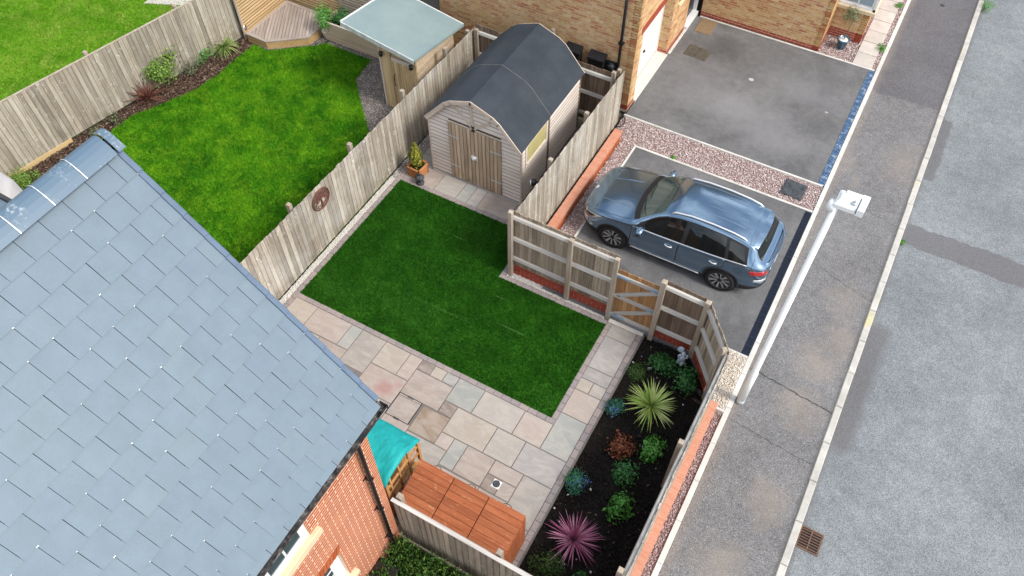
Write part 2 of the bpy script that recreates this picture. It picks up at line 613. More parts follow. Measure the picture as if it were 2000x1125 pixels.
# timbers
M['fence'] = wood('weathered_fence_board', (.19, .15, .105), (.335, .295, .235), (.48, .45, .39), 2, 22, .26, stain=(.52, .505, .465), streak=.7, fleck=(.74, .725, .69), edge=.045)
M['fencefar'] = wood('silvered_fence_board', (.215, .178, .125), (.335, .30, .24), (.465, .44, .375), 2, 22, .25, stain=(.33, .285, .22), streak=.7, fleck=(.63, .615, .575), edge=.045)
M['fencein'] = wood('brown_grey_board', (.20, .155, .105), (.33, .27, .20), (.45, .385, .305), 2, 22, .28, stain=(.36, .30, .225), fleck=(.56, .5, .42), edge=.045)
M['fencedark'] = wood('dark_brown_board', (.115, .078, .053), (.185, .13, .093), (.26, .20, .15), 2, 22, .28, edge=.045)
M['rail'] = wood('pale_rail', (.36, .34, .305), (.47, .45, .415), (.58, .565, .53), 0, 22, .1, knots=False)
M['post'] = wood('fence_post', (.24, .19, .14), (.34, .28, .215), (.46, .41, .35), 2, 22, .12)
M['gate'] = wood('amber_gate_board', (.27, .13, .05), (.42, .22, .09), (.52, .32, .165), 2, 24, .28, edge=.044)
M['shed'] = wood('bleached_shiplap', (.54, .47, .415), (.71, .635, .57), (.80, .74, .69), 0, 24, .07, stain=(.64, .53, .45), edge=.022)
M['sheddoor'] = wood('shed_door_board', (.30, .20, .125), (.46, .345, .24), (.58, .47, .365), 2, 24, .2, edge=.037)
M['shedtrim'] = wood('shed_trim', (.46, .37, .29), (.56, .47, .385), (.64, .57, .50), 0, 24, .08, knots=False)
M['store'] = wood('log_store_board', (.36, .27, .175), (.46, .36, .25), (.56, .47, .36), 0, 24, .12)
M['storev'] = wood('store_front_board', (.30, .19, .085), (.50, .35, .185), (.60, .465, .29), 2, 24, .16)
M['deck'] = wood('deck_board', (.25, .20, .165), (.335, .28, .24), (.44, .385, .34), 0, 24, .13)
M['deckside'] = wood('deck_fascia', (.38, .23, .09), (.48, .31, .14), (.55, .40, .22), 0, 20, .05)
M['slat'] = wood('warm_screen_slat', (.44, .29, .14), (.56, .39, .20), (.65, .49, .30), 0, 22, .1, knots=False)
M['slatgrey'] = wood('greyed_screen_slat', (.36, .29, .215), (.45, .375, .29), (.54, .47, .39), 0, 22, .08, knots=False)
M['bin'] = wood('chestnut_plank', (.235, .062, .022), (.33, .098, .038), (.42, .15, .065), 0, 20, .13, .65, stain=(.26, .072, .028), fleck=(.50, .24, .13))
M['oak'] = wood('orange_timber', (.36, .16, .05), (.47, .235, .085), (.56, .32, .14), 2, 22, .1, knots=False)
M['planter'] = wood('terracotta_timber', (.36, .13, .045), (.46, .19, .075), (.52, .25, .11), 0, 22, .1, knots=False)
M['gravelboard'] = wood('tan_gravel_board', (.48, .33, .14), (.56, .41, .20), (.6, .47, .27), 0, 14, .05, knots=False)


def felt(name, c0, c1, sp=.12, rough=.85):
    n = N(name); p = n.pos()
    f = n.noise(p, 1.3, 5, .6); g = n.voro(p, 160, out='Color')
    s = n.new('SeparateColor'); n.put(s.inputs[0], g)
    col = n.mix(n.rng(f, 0, 1, .35, .65), c0, c1)
    col = n.mul(col, n.rng(s.outputs[0], 1 - sp, 1 + sp))
    return n.done(col, rough, .3, nrm=n.bump(s.outputs[1], .1, .002))


M['felt'] = felt('charcoal_felt', (.028, .036, .046), (.042, .051, .062), .2)
M['feltg'] = felt('grey_green_felt', (.185, .255, .265), (.225, .29, .29), .1)
M['metaltrim'] = plain('zinc_trim', (.62, .63, .64), .4, .5, .3)
M['black'] = plain('black_plastic', (.012, .012, .014), .35, .5)
M['blackmatt'] = plain('matt_black', (.014, .014, .015), .7, .3)
M['lichen'] = None
def gut():
    n = N('mossy_gutter'); p = n.pos()
    f = n.noise(p, 9, 6, .7, .5)
    col = n.ramp(f, [(.4, (.012, .012, .013)), (.52, (.06, .053, .048)), (.62, (.22, .2, .19))])
    return n.done(col, .7, .4, nrm=n.bump(f, .5, .01))
M['lichen'] = gut()
M['white'] = plain('white_upvc', (.80, .80, .79), .35, .5, var=.05)
M['garage'] = plain('white_garage_panel', (.80, .79, .76), .4, .5, var=.03)
M['whitepaint'] = plain('white_lamp_paint', (.82, .85, .84), .4, .5, var=.06, sc=3)
M['galv'] = plain('galvanised_steel', (.52, .55, .57), .45, .5, .25, var=.12, sc=14)
M['bluetag'] = plain('blue_zinc_hinge', (.28, .42, .58), .45, .5, .3)
M['glass'] = N('window_glass').done((.05, .075, .085), .04, .7)
M['glasspale'] = N('window_glass_pale').done((.26, .36, .42), .05, .7)
M['blind'] = plain('grey_green_blind', (.22, .26, .25), .5)
M['teal'] = None
def teal():
    n = N('teal_canvas'); o = n.obj(False)
    f = n.noise(n.scale(o, (9, 3, 5)), 1.5, 4, .55, .5)
    col = n.mul((.012, .335, .33), n.rng(f, .82, 1.2, .3, .7))
    return n.done(col, .6, .3, nrm=n.bump(n.noise(n.scale(o, (5, 2, 5)), 2.0, 3, .5, .8), .25, .04))
M['teal'] = teal()
M['skydrain'] = None
def bdr():
    n = N('sky_tinted_grate'); p = n.pos()
    f = n.noise(p, 7, 4, .7)
    col = n.ramp(f, [(.35, (.055, .125, .26)), (.52, (.10, .20, .36)), (.66, (.42, .52, .65))])  # sky reflection painted in as blue tone and pale blotches
    return n.done(col, .4, .5)
M['skydrain'] = bdr()
M['darkdrain'] = plain('navy_black_grate', (.012, .02, .042), .4, .5)
M['rust'] = plain('rusty_iron', (.15, .088, .06), .75, .4, .2, var=.35, sc=12)
M['iron'] = plain('dark_cast_iron', (.06, .068, .075), .6, .4, .2, var=.5, sc=10, bmp=.3)
M['ironbrown'] = plain('brown_cast_cover', (.10, .088, .07), .75, .3, 0, var=.3, sc=9)
M['mat'] = plain('coir_mat', (.24, .17, .105), .95, .1, var=.15, sc=20, bmp=.3)
M['soil'] = None
def soil():
    n = N('black_soil'); p = n.pos()
    f = n.noise(p, 18, 6, .75); g = n.voro(p, 45)
    col = n.ramp(f, [(.35, (.008, .006, .005)), (.6, (.02, .016, .013)), (.75, (.04, .032, .026))])
    return n.done(col, .95, .2, nrm=n.bump(f, .8, .03))
M['soil'] = soil()
def rnd(name, stops, rough=.9, spec=.3, patch=None):
    n = N(name)
    col = n.ramp(n.rand(), stops)
    return n.done(col, rough, spec)
M['clod'] = rnd('soil_clod', [(0, (.010, .008, .007)), (.9, (.016, .013, .011)), (.985, (.03, .024, .018)), (.997, (.06, .05, .04)), (1, (.15, .13, .1))])
M['pinkstone'] = rnd('pink_gravel_stone', [(0, (.28, .19, .18)), (.25, (.44, .32, .30)), (.5, (.56, .45, .425)), (.75, (.65, .565, .545)), (.9, (.73, .68, .66)), (1, (.34, .28, .275))])
M['pinkdark'] = rnd('plum_gravel_stone', [(0, (.19, .105, .10)), (.3, (.33, .215, .205)), (.6, (.46, .345, .33)), (.85, (.58, .49, .475)), (1, (.66, .59, .57))])
M['whitestone'] = rnd('white_gravel_stone', [(0, (.58, .55, .50)), (.3, (.72, .70, .66)), (.7, (.82, .81, .77)), (1, (.66, .61, .53))])
M['creamstone'] = rnd('cream_gravel_stone', [(0, (.36, .28, .2)), (.2, (.58, .49, .39)), (.55, (.70, .63, .53)), (1, (.76, .70, .62))])
M['greystone'] = rnd('grey_gravel_stone', [(0, (.13, .11, .10)), (.4, (.27, .235, .21)), (.75, (.36, .325, .295)), (1, (.5, .46, .42))])
M['bark'] = rnd('bark_chip', [(0, (.035, .02, .014)), (.4, (.075, .042, .03)), (.75, (.12, .075, .055)), (.93, (.2, .14, .1)), (1, (.34, .26, .18))])
M['bed_base'] = plain('gravel_bed_base', (.30, .215, .20), .95, .2, var=.3, sc=30)
M['white_base'] = plain('white_bed_base', (.60, .58, .54), .95, .2, var=.3, sc=30)
M['grey_base'] = plain('grey_bed_base', (.17, .15, .135), .95, .2, var=.3, sc=30)
M['bark_base'] = plain('mulch_base', (.035, .02, .015), .95, .2, var=.4, sc=30)


def grass(name, stops, sc=.9, var=.35, yellow=None, patch=None, sheen=0):
    n = N(name); p = n.pos()
    f = n.noise(p, sc, 6, .62, .4)
    col = n.ramp(f, stops)
    if yellow:
        g = n.noise(n.scale(p, (1.0, 1.0, 1.0)), 1.9, 9, .78, .5)
        col = n.mix(n.rng(g, 0, .7, .46, .66), col, yellow)
    if patch:
        col = patch(n, p, col)
    col = n.mul(col, n.rng(n.rand(), 1 - var, 1 + var))
    return n.done(col, .8, .06)


def turfpatch(n, p, col):
    s = spots(n, p, [(-6.6, 10.3, .7, .5, .55), (-7.0, 7.6, 1.1, .35, .5), (-8.5, 7.3, .9, .35, .4), (-6.0, 7.35, .9, .22, .35), (-3.2, 7.2, .3, .4, .3)], .9, .8)
    ln = spots(n, p, [(-7.02, 9.97, .22, .018, .8), (-5.3, 8.93, .15, .015, .6), (-4.62, 8.3, .38, .018, .8), (-6.3, 8.0, .9, .02, .35)], .12, .6)
    col = n.mix(ln, col, (.10, .24, .06))
    s2 = n.rng(n.noise(n.scale(p, (2.2, 9.0, 1)), 1.0, 5, .7, .5), 0, .75, .55, .68)
    col = n.mix(n.math('MULTIPLY', s, s2), col, (.085, .22, .03))
    return n.mix(n.math('MULTIPLY', s, .5), col, (.045, .16, .02))


M['turf'] = grass('artificial_turf', [(.3, (.013, .064, .0045)), (.5, (.0185, .088, .006)), (.7, (.030, .125, .009))], 2.0, .45, None, turfpatch)
M['lawn'] = grass('lawn_grass', [(.3, (.026, .13, .006)), (.48, (.05, .205, .007)), (.62, (.095, .285, .009)), (.78, (.15, .34, .013))], 1.1, .42, (.20, .40, .016))
M['lawn2'] = grass('far_lawn_grass', [(.3, (.08, .225, .01)), (.5, (.11, .275, .013)), (.7, (.155, .32, .02))], .8, .25, (.27, .36, .06))
M['dirt'] = plain('bare_ground', (.12, .11, .09), .95, .2, var=.3, sc=1)


def leafm(name, a, b, c, rough=.5, spec=.35):
    n = N(name)
    col = n.ramp(n.rand(), [(0, a), (.5, b), (1, c)])
    return n.done(col, rough, spec)


M['lf_hedge'] = leafm('hedge_leaf', (.02, .06, .012), (.05, .125, .02), (.12, .22, .04))
M['lf_dark'] = leafm('deep_green_leaf', (.022, .10, .025), (.042, .165, .04), (.08, .24, .06))
M['lf_mid'] = leafm('mid_green_leaf', (.045, .18, .025), (.08, .28, .038), (.15, .38, .06))
M['lf_lime'] = leafm('lime_leaf', (.06, .15, .02), (.125, .235, .03), (.22, .33, .05))
M['lf_olive'] = leafm('olive_leaf', (.07, .11, .045), (.12, .165, .075), (.2, .235, .13))
M['lf_gold'] = leafm('golden_conifer_leaf', (.10, .16, .018), (.24, .25, .03), (.44, .36, .045))
M['lf_red'] = leafm('rust_red_leaf', (.11, .03, .014), (.22, .06, .025), (.32, .115, .05))
M['lf_blue'] = leafm('blue_flower', (.04, .09, .32), (.07, .14, .42), (.12, .2, .5))
M['lf_teal'] = leafm('blue_green_leaf', (.02, .12, .055), (.035, .18, .075), (.07, .26, .11))
M['yucca'] = leafm('lime_striped_blade', (.24, .40, .06), (.52, .66, .16), (.78, .84, .42))
M['cordy'] = leafm('pink_blade', (.24, .05, .11), (.52, .16, .28), (.70, .38, .48))
M['cordy2'] = leafm('bronze_blade', (.10, .032, .024), (.17, .06, .042), (.26, .11, .075))
M['strap'] = leafm('strap_blade', (.10, .18, .03), (.19, .28, .06), (.34, .40, .14))
M['stem'] = plain('brown_stem', (.16, .11, .07), .85)
M['pot_blue'] = plain('glazed_teal_pot', (.008, .105, .19), .2, .6, var=.12, coat=.6)
M['pot_white'] = plain('white_pot', (.72, .72, .70), .5)
M['statue'] = plain('pale_blue_stone', (.50, .57, .64), .7, .3, var=.35, sc=18, bmp=.4)
M['lantern'] = plain('dark_grey_stone', (.055, .06, .066), .6, .35, var=.5, sc=14, bmp=.4)
M['disc'] = plain('rusted_metal_art', (.165, .075, .06), .7, .3, .2, var=.35, sc=14)
M['chrome'] = plain('polished_steel', (.7, .71, .72), .12, .6, 1.0, var=.02)
M['tarp'] = plain('pale_cover_fabric', (.46, .455, .46), .8, .2, var=.1, sc=2.5, bmp=.2)
M['yellowblind'] = plain('yellowed_pane', (.58, .52, .24), .25, .5, var=.12, sc=2)
# ------------------------------------------------------------------ stones, chips, grass
def stones(name, poly, density, size, mat, z, label, cat, flat=.6, parent=None):
    x, y = scatter(poly, density)
    n = len(x)
    t = np.array([(1, 0, 0), (0, 1, 0), (-1, 0, 0), (0, -1, 0), (0, 0, 1), (0, 0, -1)], float)
    f = np.array([(0, 1, 4), (1, 2, 4), (2, 3, 4), (3, 0, 4), (1, 0, 5), (2, 1, 5), (3, 2, 5), (0, 3, 5)])
    v = t[None] * (1 + RNG.uniform(-.35, .35, (n, 6, 1)))
    s = size * RNG.uniform(.55, 1.35, (n, 1, 1)) * RNG.uniform(.75, 1.25, (n, 1, 3))
    s[..., 2] *= flat
    v = v * s
    a = RNG.uniform(0, 2 * np.pi, n); b = RNG.uniform(-.6, .6, n)
    ca, sa, cb, sb = np.cos(a), np.sin(a), np.cos(b), np.sin(b)
    X, Y, Z = v[..., 0], v[..., 1], v[..., 2]
    Y, Z = Y * cb[:, None] - Z * sb[:, None], Y * sb[:, None] + Z * cb[:, None]
    X, Y = X * ca[:, None] - Y * sa[:, None], X * sa[:, None] + Y * ca[:, None]
    V = np.stack([X + x[:, None], Y + y[:, None], Z + z + RNG.uniform(0, size * .6, n)[:, None]], -1).reshape(-1, 3)
    F = (f[None] + (np.arange(n) * 6)[:, None, None]).reshape(-1, 3)
    return O(name, fastmesh(name, V, F, mat), parent, label=label if not parent else None, cat=cat if not parent else None, kind='stuff')


def chips(name, poly, density, ln, mat, z, label, cat):
    x, y = scatter(poly, density); n = len(x)
    L = ln * RNG.uniform(.4, 1.3, n); W = L * RNG.uniform(.18, .4, n)
    a = RNG.uniform(0, 2 * np.pi, n); t = RNG.uniform(-.5, .5, n)
    dx, dy = np.cos(a), np.sin(a)
    zz = z + RNG.uniform(0, .03, n)
    P = []
    for su, sv in ((-1, -1), (1, -1), (1, 1), (-1, 1)):
        P.append(np.stack([x + dx * L * su - dy * W * sv, y + dy * L * su + dx * W * sv, zz + np.sin(t) * L * su + .008], -1))
    top = np.stack(P, 1); bot = top.copy(); bot[..., 2] -= .012
    V = np.concatenate([top, bot], 1).reshape(-1, 3)
    f = np.array([(0, 1, 2, 3), (0, 4, 5, 1), (1, 5, 6, 2), (2, 6, 7, 3), (3, 7, 4, 0)])
    F = (f[None] + (np.arange(n) * 8)[:, None, None]).reshape(-1, 4)
    return O(name, fastmesh(name, V, F, mat), label=label, cat=cat, kind='stuff')


def blades(name, poly, density, h, w, mat, z, label, cat, lean=.6):
    x, y = scatter(poly, density); n = len(x)
    a = RNG.uniform(0, 2 * np.pi, n); b = RNG.uniform(0, 2 * np.pi, n)
    H = h * RNG.uniform(.5, 1.3, n); l = H * lean * RNG.uniform(.2, 1.5, n)
    W = w * RNG.uniform(.6, 1.4, n)
    v0 = np.stack([x - np.cos(a) * W, y - np.sin(a) * W, np.full(n, z)], -1)
    v1 = np.stack([x + np.cos(a) * W, y + np.sin(a) * W, np.full(n, z)], -1)
    v2 = np.stack([x + np.cos(b) * l, y + np.sin(b) * l, z + H], -1)
    V = np.stack([v0, v1, v2], 1).reshape(-1, 3)
    F = np.arange(n * 3).reshape(-1, 3)
    return O(name, fastmesh(name, V, F, mat), label=label, cat=cat, kind='stuff')


def sheet(name, poly, z1, mat, z0=-.17):
    return S(name, MB().prism(poly, z0, z1), mat)


def rect(x0, x1, y0, y1):
    return [(x0, y0), (x1, y0), (x1, y1), (x0, y1)]


# ------------------------------------------------------------------ ground, road, pavement
g = MB().prism(rect(-300, 300, -300, 300), -.6, -.18)
S('ground', g, M['dirt'])
sheet('road', rect(2.2, 14, -40, 60), -.10, M['road'])
sheet('pavement', rect(.22, 2.05, -20, 60), 0.0, M['tarmac'])
kerb = E('kerb', kind='structure', loc=(2.125, 0, 0))
km = MB().box(-.073, .073, -.452, .452, -.25, .012, 0, .015).mesh('kerb_stone', M['kerb'])
for i in range(34):
    O('kerb_stone', km, kerb, (RNG.uniform(-.004, .004), -1.5 + i * .914, RNG.uniform(-.004, .002)))

# white concrete edgings, laid end to end
ed = MB()
for i in range(34):
    ed.box(.105, .215, -2 + i * .9, -2 + i * .9 + .894, -.15, .014, 0, .006)
S('pavement_edging', ed, M['edging'])
ed = MB()
for i in range(6):
    ed.box(-5.38 + i * .91, -5.38 + i * .91 + .904, 15.83, 15.885, -.15, .02, 0, .005)
ed.box(-5.2, .1, 15.825, 15.828, -.15, .0)
S('neighbour_drive_edging', ed, M['edging'])
ed = MB()
for i in range(6):
    ed.box(-5.2 + i * .88, -5.2 + i * .88 + .874, 20.99, 21.05, -.15, .02, 0, .005)
S('house_edging', ed, M['edging'])
ed = MB()
for i in range(5):
    ed.box(-4.65 + i * .95, -4.65 + i * .95 + .944, 14.86, 14.92, -.15, .016, 0, .005)
for i in range(5):
    ed.box(-4.65, -4.595, 9.8 + i * 1.012, 9.8 + i * 1.012 + 1.006, -.15, .016, 0, .005)
S('own_drive_edging', ed, M['edging'])
ed = MB().box(-.35, .1, 10.12, 10.165, -.15, .012, 0, .004)
ed.box(-.07, .1, 8.6, 8.66, -.15, .1, 0, .01)
S('gravel_edging', ed, M['edging'])

sheet('driveway', [(-4.595, 9.62), (-1.05, 9.62), (-.2, 8.8), (-.34, 9.2), (-.34, 10.165), (-.062, 10.165), (-.062, 14.86), (-4.595, 14.86)], 0.0, M['drive'])
sheet('neighbour_driveway', rect(-5.35, -.066, 15.885, 20.99), 0.006, M['drive'])


def drain(name, x0, x1, y0, y1, mat, label, pitch, seg):
    t = E(name, label, 'drain', ((x0 + x1) / 2, (y0 + y1) / 2, 0))
    w = (x1 - x0) / 2; L = (y1 - y0) / 2
    O('channel', MB().box(-w, w, -L, L, -.15, -.02).mesh('channel', M['blackmatt']), t)
    m = MB(); h = (seg - .012) / 2
    n = 5
    for k in range(n):
        c = -w + (k + .5) * 2 * w / n
        m.box(c - w / n * .62, c + w / n * .62, -h, h, -.02, .008, 0, .004)
    for k in range(int(seg / .25)):
        m.box(-w, w, -h + k * .25, -h + k * .25 + .02, -.02, .003)
    me = m.mesh('grate', mat)
    for i in range(int(round(2 * L / seg))):
        O('grate', me, t, (0, -L + (i + .5) * seg, 0))


drain('drainage_channel', -.058, .095, 10.17, 14.85, M['darkdrain'], 'navy black slotted drain across the mouth of the driveway with the car', 1, .936)
drain('drainage_channel', -.062, .095, 15.89, 20.98, M['skydrain'], 'drain strip with painted blue sky reflection across the mouth of the empty driveway', 1, 1.018)

# gravel beds
B1 = rect(-5.37, .1, 14.92, 15.825)
B2 = [(-5.05, 9.74), (-4.65, 9.74), (-4.65, 14.92), (-5.05, 14.92)]
sheet('gravel_bed', B1, -.03, M['bed_base']); sheet('gravel_bed_side', B2, -.03, M['bed_base'])
stones('pink_gravel', B1, 1500, .018, M['pinkstone'], -.02, 'pink gravel strip between the two driveways', 'gravel')
stones('pink_gravel', B2, 1500, .018, M['pinkstone'], -.02, 'pink gravel strip beside the side fence ledge', 'gravel')
B3 = rect(-.055, .1, 1.5, 8.6)
sheet('gravel_strip', B3, -.04, M['bed_base'])
stones('plum_gravel', B3, 2000, .015, M['pinkdark'], -.03, 'narrow plum gravel strip between brick coping and pavement', 'gravel')
B4 = [(-.16, 8.66), (.1, 8.66), (.1, 10.12), (-.34, 10.12), (-.34, 9.2)]
sheet('cream_gravel_bed', B4, .01, M['white_base'])
stones('cream_gravel', B4, 2200, .016, M['creamstone'], .02, 'cream gravel corner behind the lamp post foot', 'gravel')
B5 = [(-1.6, 21.05), (.1, 21.05), (.1, 30), (-1.6, 30)]
sheet('front_gravel_bed', B5, -.02, M['bed_base'])
stones('pink_gravel', rect(-1.6, .1, 21.05, 27), 1000, .02, M['pinkstone'], -.01, 'pink gravel around the path of the brick house front', 'gravel')
sp = [(.22, 5.0), (.36, 5.5), (.3, 6.1), (.46, 6.6), (.50, 7.2), (.40, 7.7), (.28, 8.0), (.22, 8.1)]
stones('spilled_gravel', sp, 420, .010, M['greystone'], 0.0, 'pale gravel spilled over the pavement edge', 'gravel')
stones('spilled_gravel', rect(.2, .45, 14.6, 16.9), 120, .010, M['greystone'], 0.0, 'loose pale grit on the pavement between the two drains', 'gravel')

# front path of flag stones
path = E('front_path', kind='structure', loc=(-.3, 21.05, 0))
for i in range(9):
    me = MB().box(-.275, .275, -.29, .29, -.06, .02, 0, .008).mesh('flag_stone', M['slabpale'])
    O('flag_stone', me, path, (0, .3 + i * .6, RNG.uniform(0, .006)))

# ------------------------------------------------------------------ own garden: turf, borders, patio, bed
TURF = [(-9.31, 6.83), (-2.905, 6.83), (-2.905, 9.42), (-5.62, 9.42), (-5.62, 10.88), (-9.31, 10.88)]
sheet('artificial_lawn', TURF, .0, M['turf'])
blades('turf_pile', TURF, 5200, .034, .009, M['turf'], .0, 'dark green artificial grass of the back garden', 'grass', .7)

patio = E('patio', kind='structure', loc=(0, 0, 0))
bed = MB()
bed.prism(rect(-9.45, -2.07, 3.31, 6.83), -.16, -.012)
bed.prism(rect(-2.9, -2.07, 6.83, 9.6), -.16, -.012)
bed.prism(rect(-9.6, -5.5, 10.88, 14.8), -.16, -.012)
bed.prism(rect(-5.62, -2.9, 9.42, 9.56), -.16, -.012)
bed.prism(rect(-9.45, -9.31, 6.83, 10.88), -.16, -.012)
bed.prism(rect(-5.62, -5.5, 9.56, 9.9), -.16, -.012)
O('bedding', bed.mesh('bedding', M['joint']), patio)
PAL = dict(P=(.42, .368, .347), G=(.385, .368, .355), B=(.36, .385, .385), W=(.30, .235, .185), C=(.45, .41, .37), D=(.25, .21, .195),
           R=(.385, .335, .315), V=(.365, .36, .372))
SL = '''C -9.31 -8.72 6.12 6.71|P -8.71 -7.78 6.12 6.71|B -7.77 -7.49 6.12 6.71|P -8.2 -7.49 5.5 6.11|G -7.48 -6.87 5.81 6.71|C -6.86 -6.24 6.12 6.71
P -6.23 -5.93 6.12 6.71|R -6.86 -5.93 5.5 6.11|D -5.92 -5.61 6.46 6.71|C -5.60 -5.31 6.46 6.71|B -5.30 -5.01 6.46 6.71|R -5.92 -5.01 5.83 6.45
B -5 -4.39 6.12 6.71|G -4.38 -3.44 6.12 6.71|P -3.43 -2.80 6.12 6.71|B -2.79 -2.2 6.12 7.04|P -2.79 -2.2 7.05 7.67|C -2.79 -2.5 7.68 7.97|G -2.49 -2.2 7.68 7.97
V -2.79 -2.2 7.98 8.28|V -2.79 -2.2 8.29 9.16|G -2.79 -2.2 9.17 9.52|P -5.92 -5.32 4.67 5.28|D -4.99 -4.69 5.82 6.11|W -5.31 -4.69 5.19 5.80
C -4.68 -3.75 5.49 6.11|P -4.68 -4.38 5.18 5.48|G -3.74 -3.1 5.49 6.11|V -3.09 -2.2 5.49 6.11|B -4.37 -4.07 4.87 5.48|G -5.31 -4.38 4.56 5.17
R -4.06 -3.44 4.86 5.48|P -3.43 -2.81 5.18 5.48|D -3.43 -3.11 4.85 5.17|P -3.10 -2.81 4.85 5.17|G -2.80 -2.2 4.55 5.48
P -4.37 -3.44 4.24 4.84|G -3.43 -2.81 4.24 4.84|B -2.8 -2.2 3.62 4.54|G -5.31 -4.38 3.95 4.55|P -5.92 -5.32 3.75 4.66|C -4.37 -2.81 3.33 4.23
G -7.0 -5.93 4.9 5.49|P -7.0 -5.93 4.0 4.89|B -8.2 -7.49 4.9 5.49|G -9.31 -8.21 4.9 6.11
R -9.31 -8.42 11.0 11.6|G -8.41 -7.78 11.0 11.6|B -7.77 -7.47 11.0 11.6|V -7.46 -7.17 11.0 11.6|R -7.16 -6.3 11.0 11.6|R -6.29 -5.5 11.0 11.6
B -9.31 -8.72 11.61 11.98|G -9.31 -8.72 11.99 12.9|G -9.31 -8.72 12.91 13.8|G -9.31 -8.72 13.81 14.7'''
for q in SL.replace('\n', '|').split('|'):
    c, x0, x1, y0, y1 = q.split(); x0, x1, y0, y1 = map(float, (x0, x1, y0, y1))
    j = .0035
    o = boxo('paving_slab', M['slab'], patio, x0 + j, x1 - j, y0 + j, y1 - j, -.05, RNG.uniform(-.001, .004), .006)
    k = RNG.uniform(.90, 1.10)
    o.color = (*[v * k * .86 * w for v, w in zip(PAL[c], (1.04, 1.0, .93))], 1)
# recessed cover with its own slab and lifting slots
mh = O('recessed_cover', MB().box(-.28, .28, -.275, .275, -.06, -.003).mesh('recessed_cover', M['blackmatt']), patio, (-5.64, 5.55, 0))
o = boxo('paving_slab', M['slab'], mh, -.262, .262, -.262, .222, -.05, .004, .004); o.color = (.335, .285, .255, 1)
o = boxo('paving_slab', M['slab'], mh, -.262, .262, .23, .262, -.05, .004, .003); o.color = (.365, .315, .28, 1)
for y in (-.27, .265):
    boxo('lifting_slot', M['iron'], mh, -.07, .07, y - .02, y + .02, -.03, .008, .002)
dr = O('gully_frame', MB().box(-.085, .085, -.085, .085, -.04, .006, 0, .004).mesh('gully_frame', M['white']), patio, (-3.17, 5.06, 0))
O('gully_cap', MB().lathe([(.07, 0), (.07, .02), (.055, .028), (.02, .022)], 20).mesh('gully_cap', M['iron'], True), dr, (0, 0, .004))


def pavers(x0, x1, y0, y1, along, ln=.205):
    n = max(1, int(round(((x1 - x0) if along == 'x' else (y1 - y0)) / ln)))
    L = ((x1 - x0) if along == 'x' else (y1 - y0)) / n
    j = .003
    if along == 'x':
        me = MB().box(-L / 2 + j, L / 2 - j, -(y1 - y0) / 2 + j, (y1 - y0) / 2 - j, -.05, .008, 0, .006).mesh('paver', M['paver'])
    else:
        me = MB().box(-(x1 - x0) / 2 + j, (x1 - x0) / 2 - j, -L / 2 + j, L / 2 - j, -.05, .008, 0, .006).mesh('paver', M['paver'])
    for i in range(n):
        p = (x0 + (i + .5) * L, (y0 + y1) / 2) if along == 'x' else ((x0 + x1) / 2, y0 + (i + .5) * L)
        O('paver', me, patio, (*p, RNG.uniform(-.003, .003)), (0, 0, RNG.uniform(-.008, .008)))


pavers(-9.43, -9.31, 5.0, 11.0, 'y')
pavers(-9.31, -5.5, 10.88, 11.0, 'x')
pavers(-9.31, -2.79, 6.71, 6.83, 'x')
pavers(-2.905, -2.79, 6.83, 9.52, 'y')
pavers(-5.62, -2.905, 9.42, 9.54, 'x')
pavers(-5.62, -5.5, 9.54, 9.9, 'y')
pavers(-2.195, -2.075, 3.35, 9.56, 'y')
pavers(-9.43, -9.31, 11.0, 14.7, 'y')
S('gate_threshold', MB().box(-2.9, -2.08, 9.52, 9.62, -.1, .012, 0, .006), M['threshold'])
W1 = rect(-9.6, -9.43, 5.0, 11.3); W2 = rect(-5.5, -3.02, 9.545, 9.70); W3 = rect(-9.6, -9.43, 11.3, 14.9)
sheet('white_gravel_bed', W1, -.03, M['white_base']); sheet('white_gravel_bed_front', W2, -.03, M['white_base']); sheet('grey_gravel_bed', W3, -.03, M['white_base'])
stones('white_gravel', W1, 3000, .0125, M['whitestone'], -.02, 'white gravel strip along the long garden fence', 'gravel')
stones('white_gravel', W2, 3000, .0125, M['whitestone'], -.02, 'white gravel strip under the fence left of the gate', 'gravel')
stones('white_gravel', W3, 2200, .013, M['whitestone'], -.02, 'white gravel strip between the barn roof shed and the long fence', 'gravel')
S('bed_kerb', MB().box(-2.07, -2.04, 3.3, 9.58, -.2, -.008), M['joint'])
BED = [(-2.04, 2.6), (-.26, 2.6), (-.26, 8.8), (-1.02, 9.62), (-2.04, 9.62)]
n = 70
gx, gy = np.meshgrid(np.linspace(-2.06, -.24, 60), np.linspace(2.4, 9.66, 220))
hz = -.085 + .03 * np.sin(gx * 5 + np.sin(gy * 2.1) * 2) * np.sin(gy * 3.3) + .028 * RNG.standard_normal(gx.shape) * .5
V = np.stack([gx, gy, hz], -1).reshape(-1, 3)
ii = np.arange(220 * 60).reshape(220, 60)
F = np.stack([ii[:-1, :-1], ii[:-1, 1:], ii[1:, 1:], ii[1:, :-1]], -1).reshape(-1, 4)
O('bed_soil', fastmesh('bed_soil', V, F, M['soil'], smooth=True), kind='structure')
stones('soil_clods', BED, 60, .04, M['soil'], -.08, 'lumps of black soil in the planting bed', 'soil', .6)
chips('leaf_litter', BED, 16, .028, M['bark'], -.06, 'brown leaf litter on the black soil', 'litter')
stones('soil_clods', BED, 620, .016, M['clod'], -.075, 'black crumbly soil of the planting bed', 'soil', .7)
stones('soil_clods', BED, 3, .022, M['whitestone'], -.06, 'few pale pebbles lying on the black soil', 'soil', .7)
sheet('hedge_ground', rect(-4.2, -.3, -3, 3.28), -.02, M['soil'])

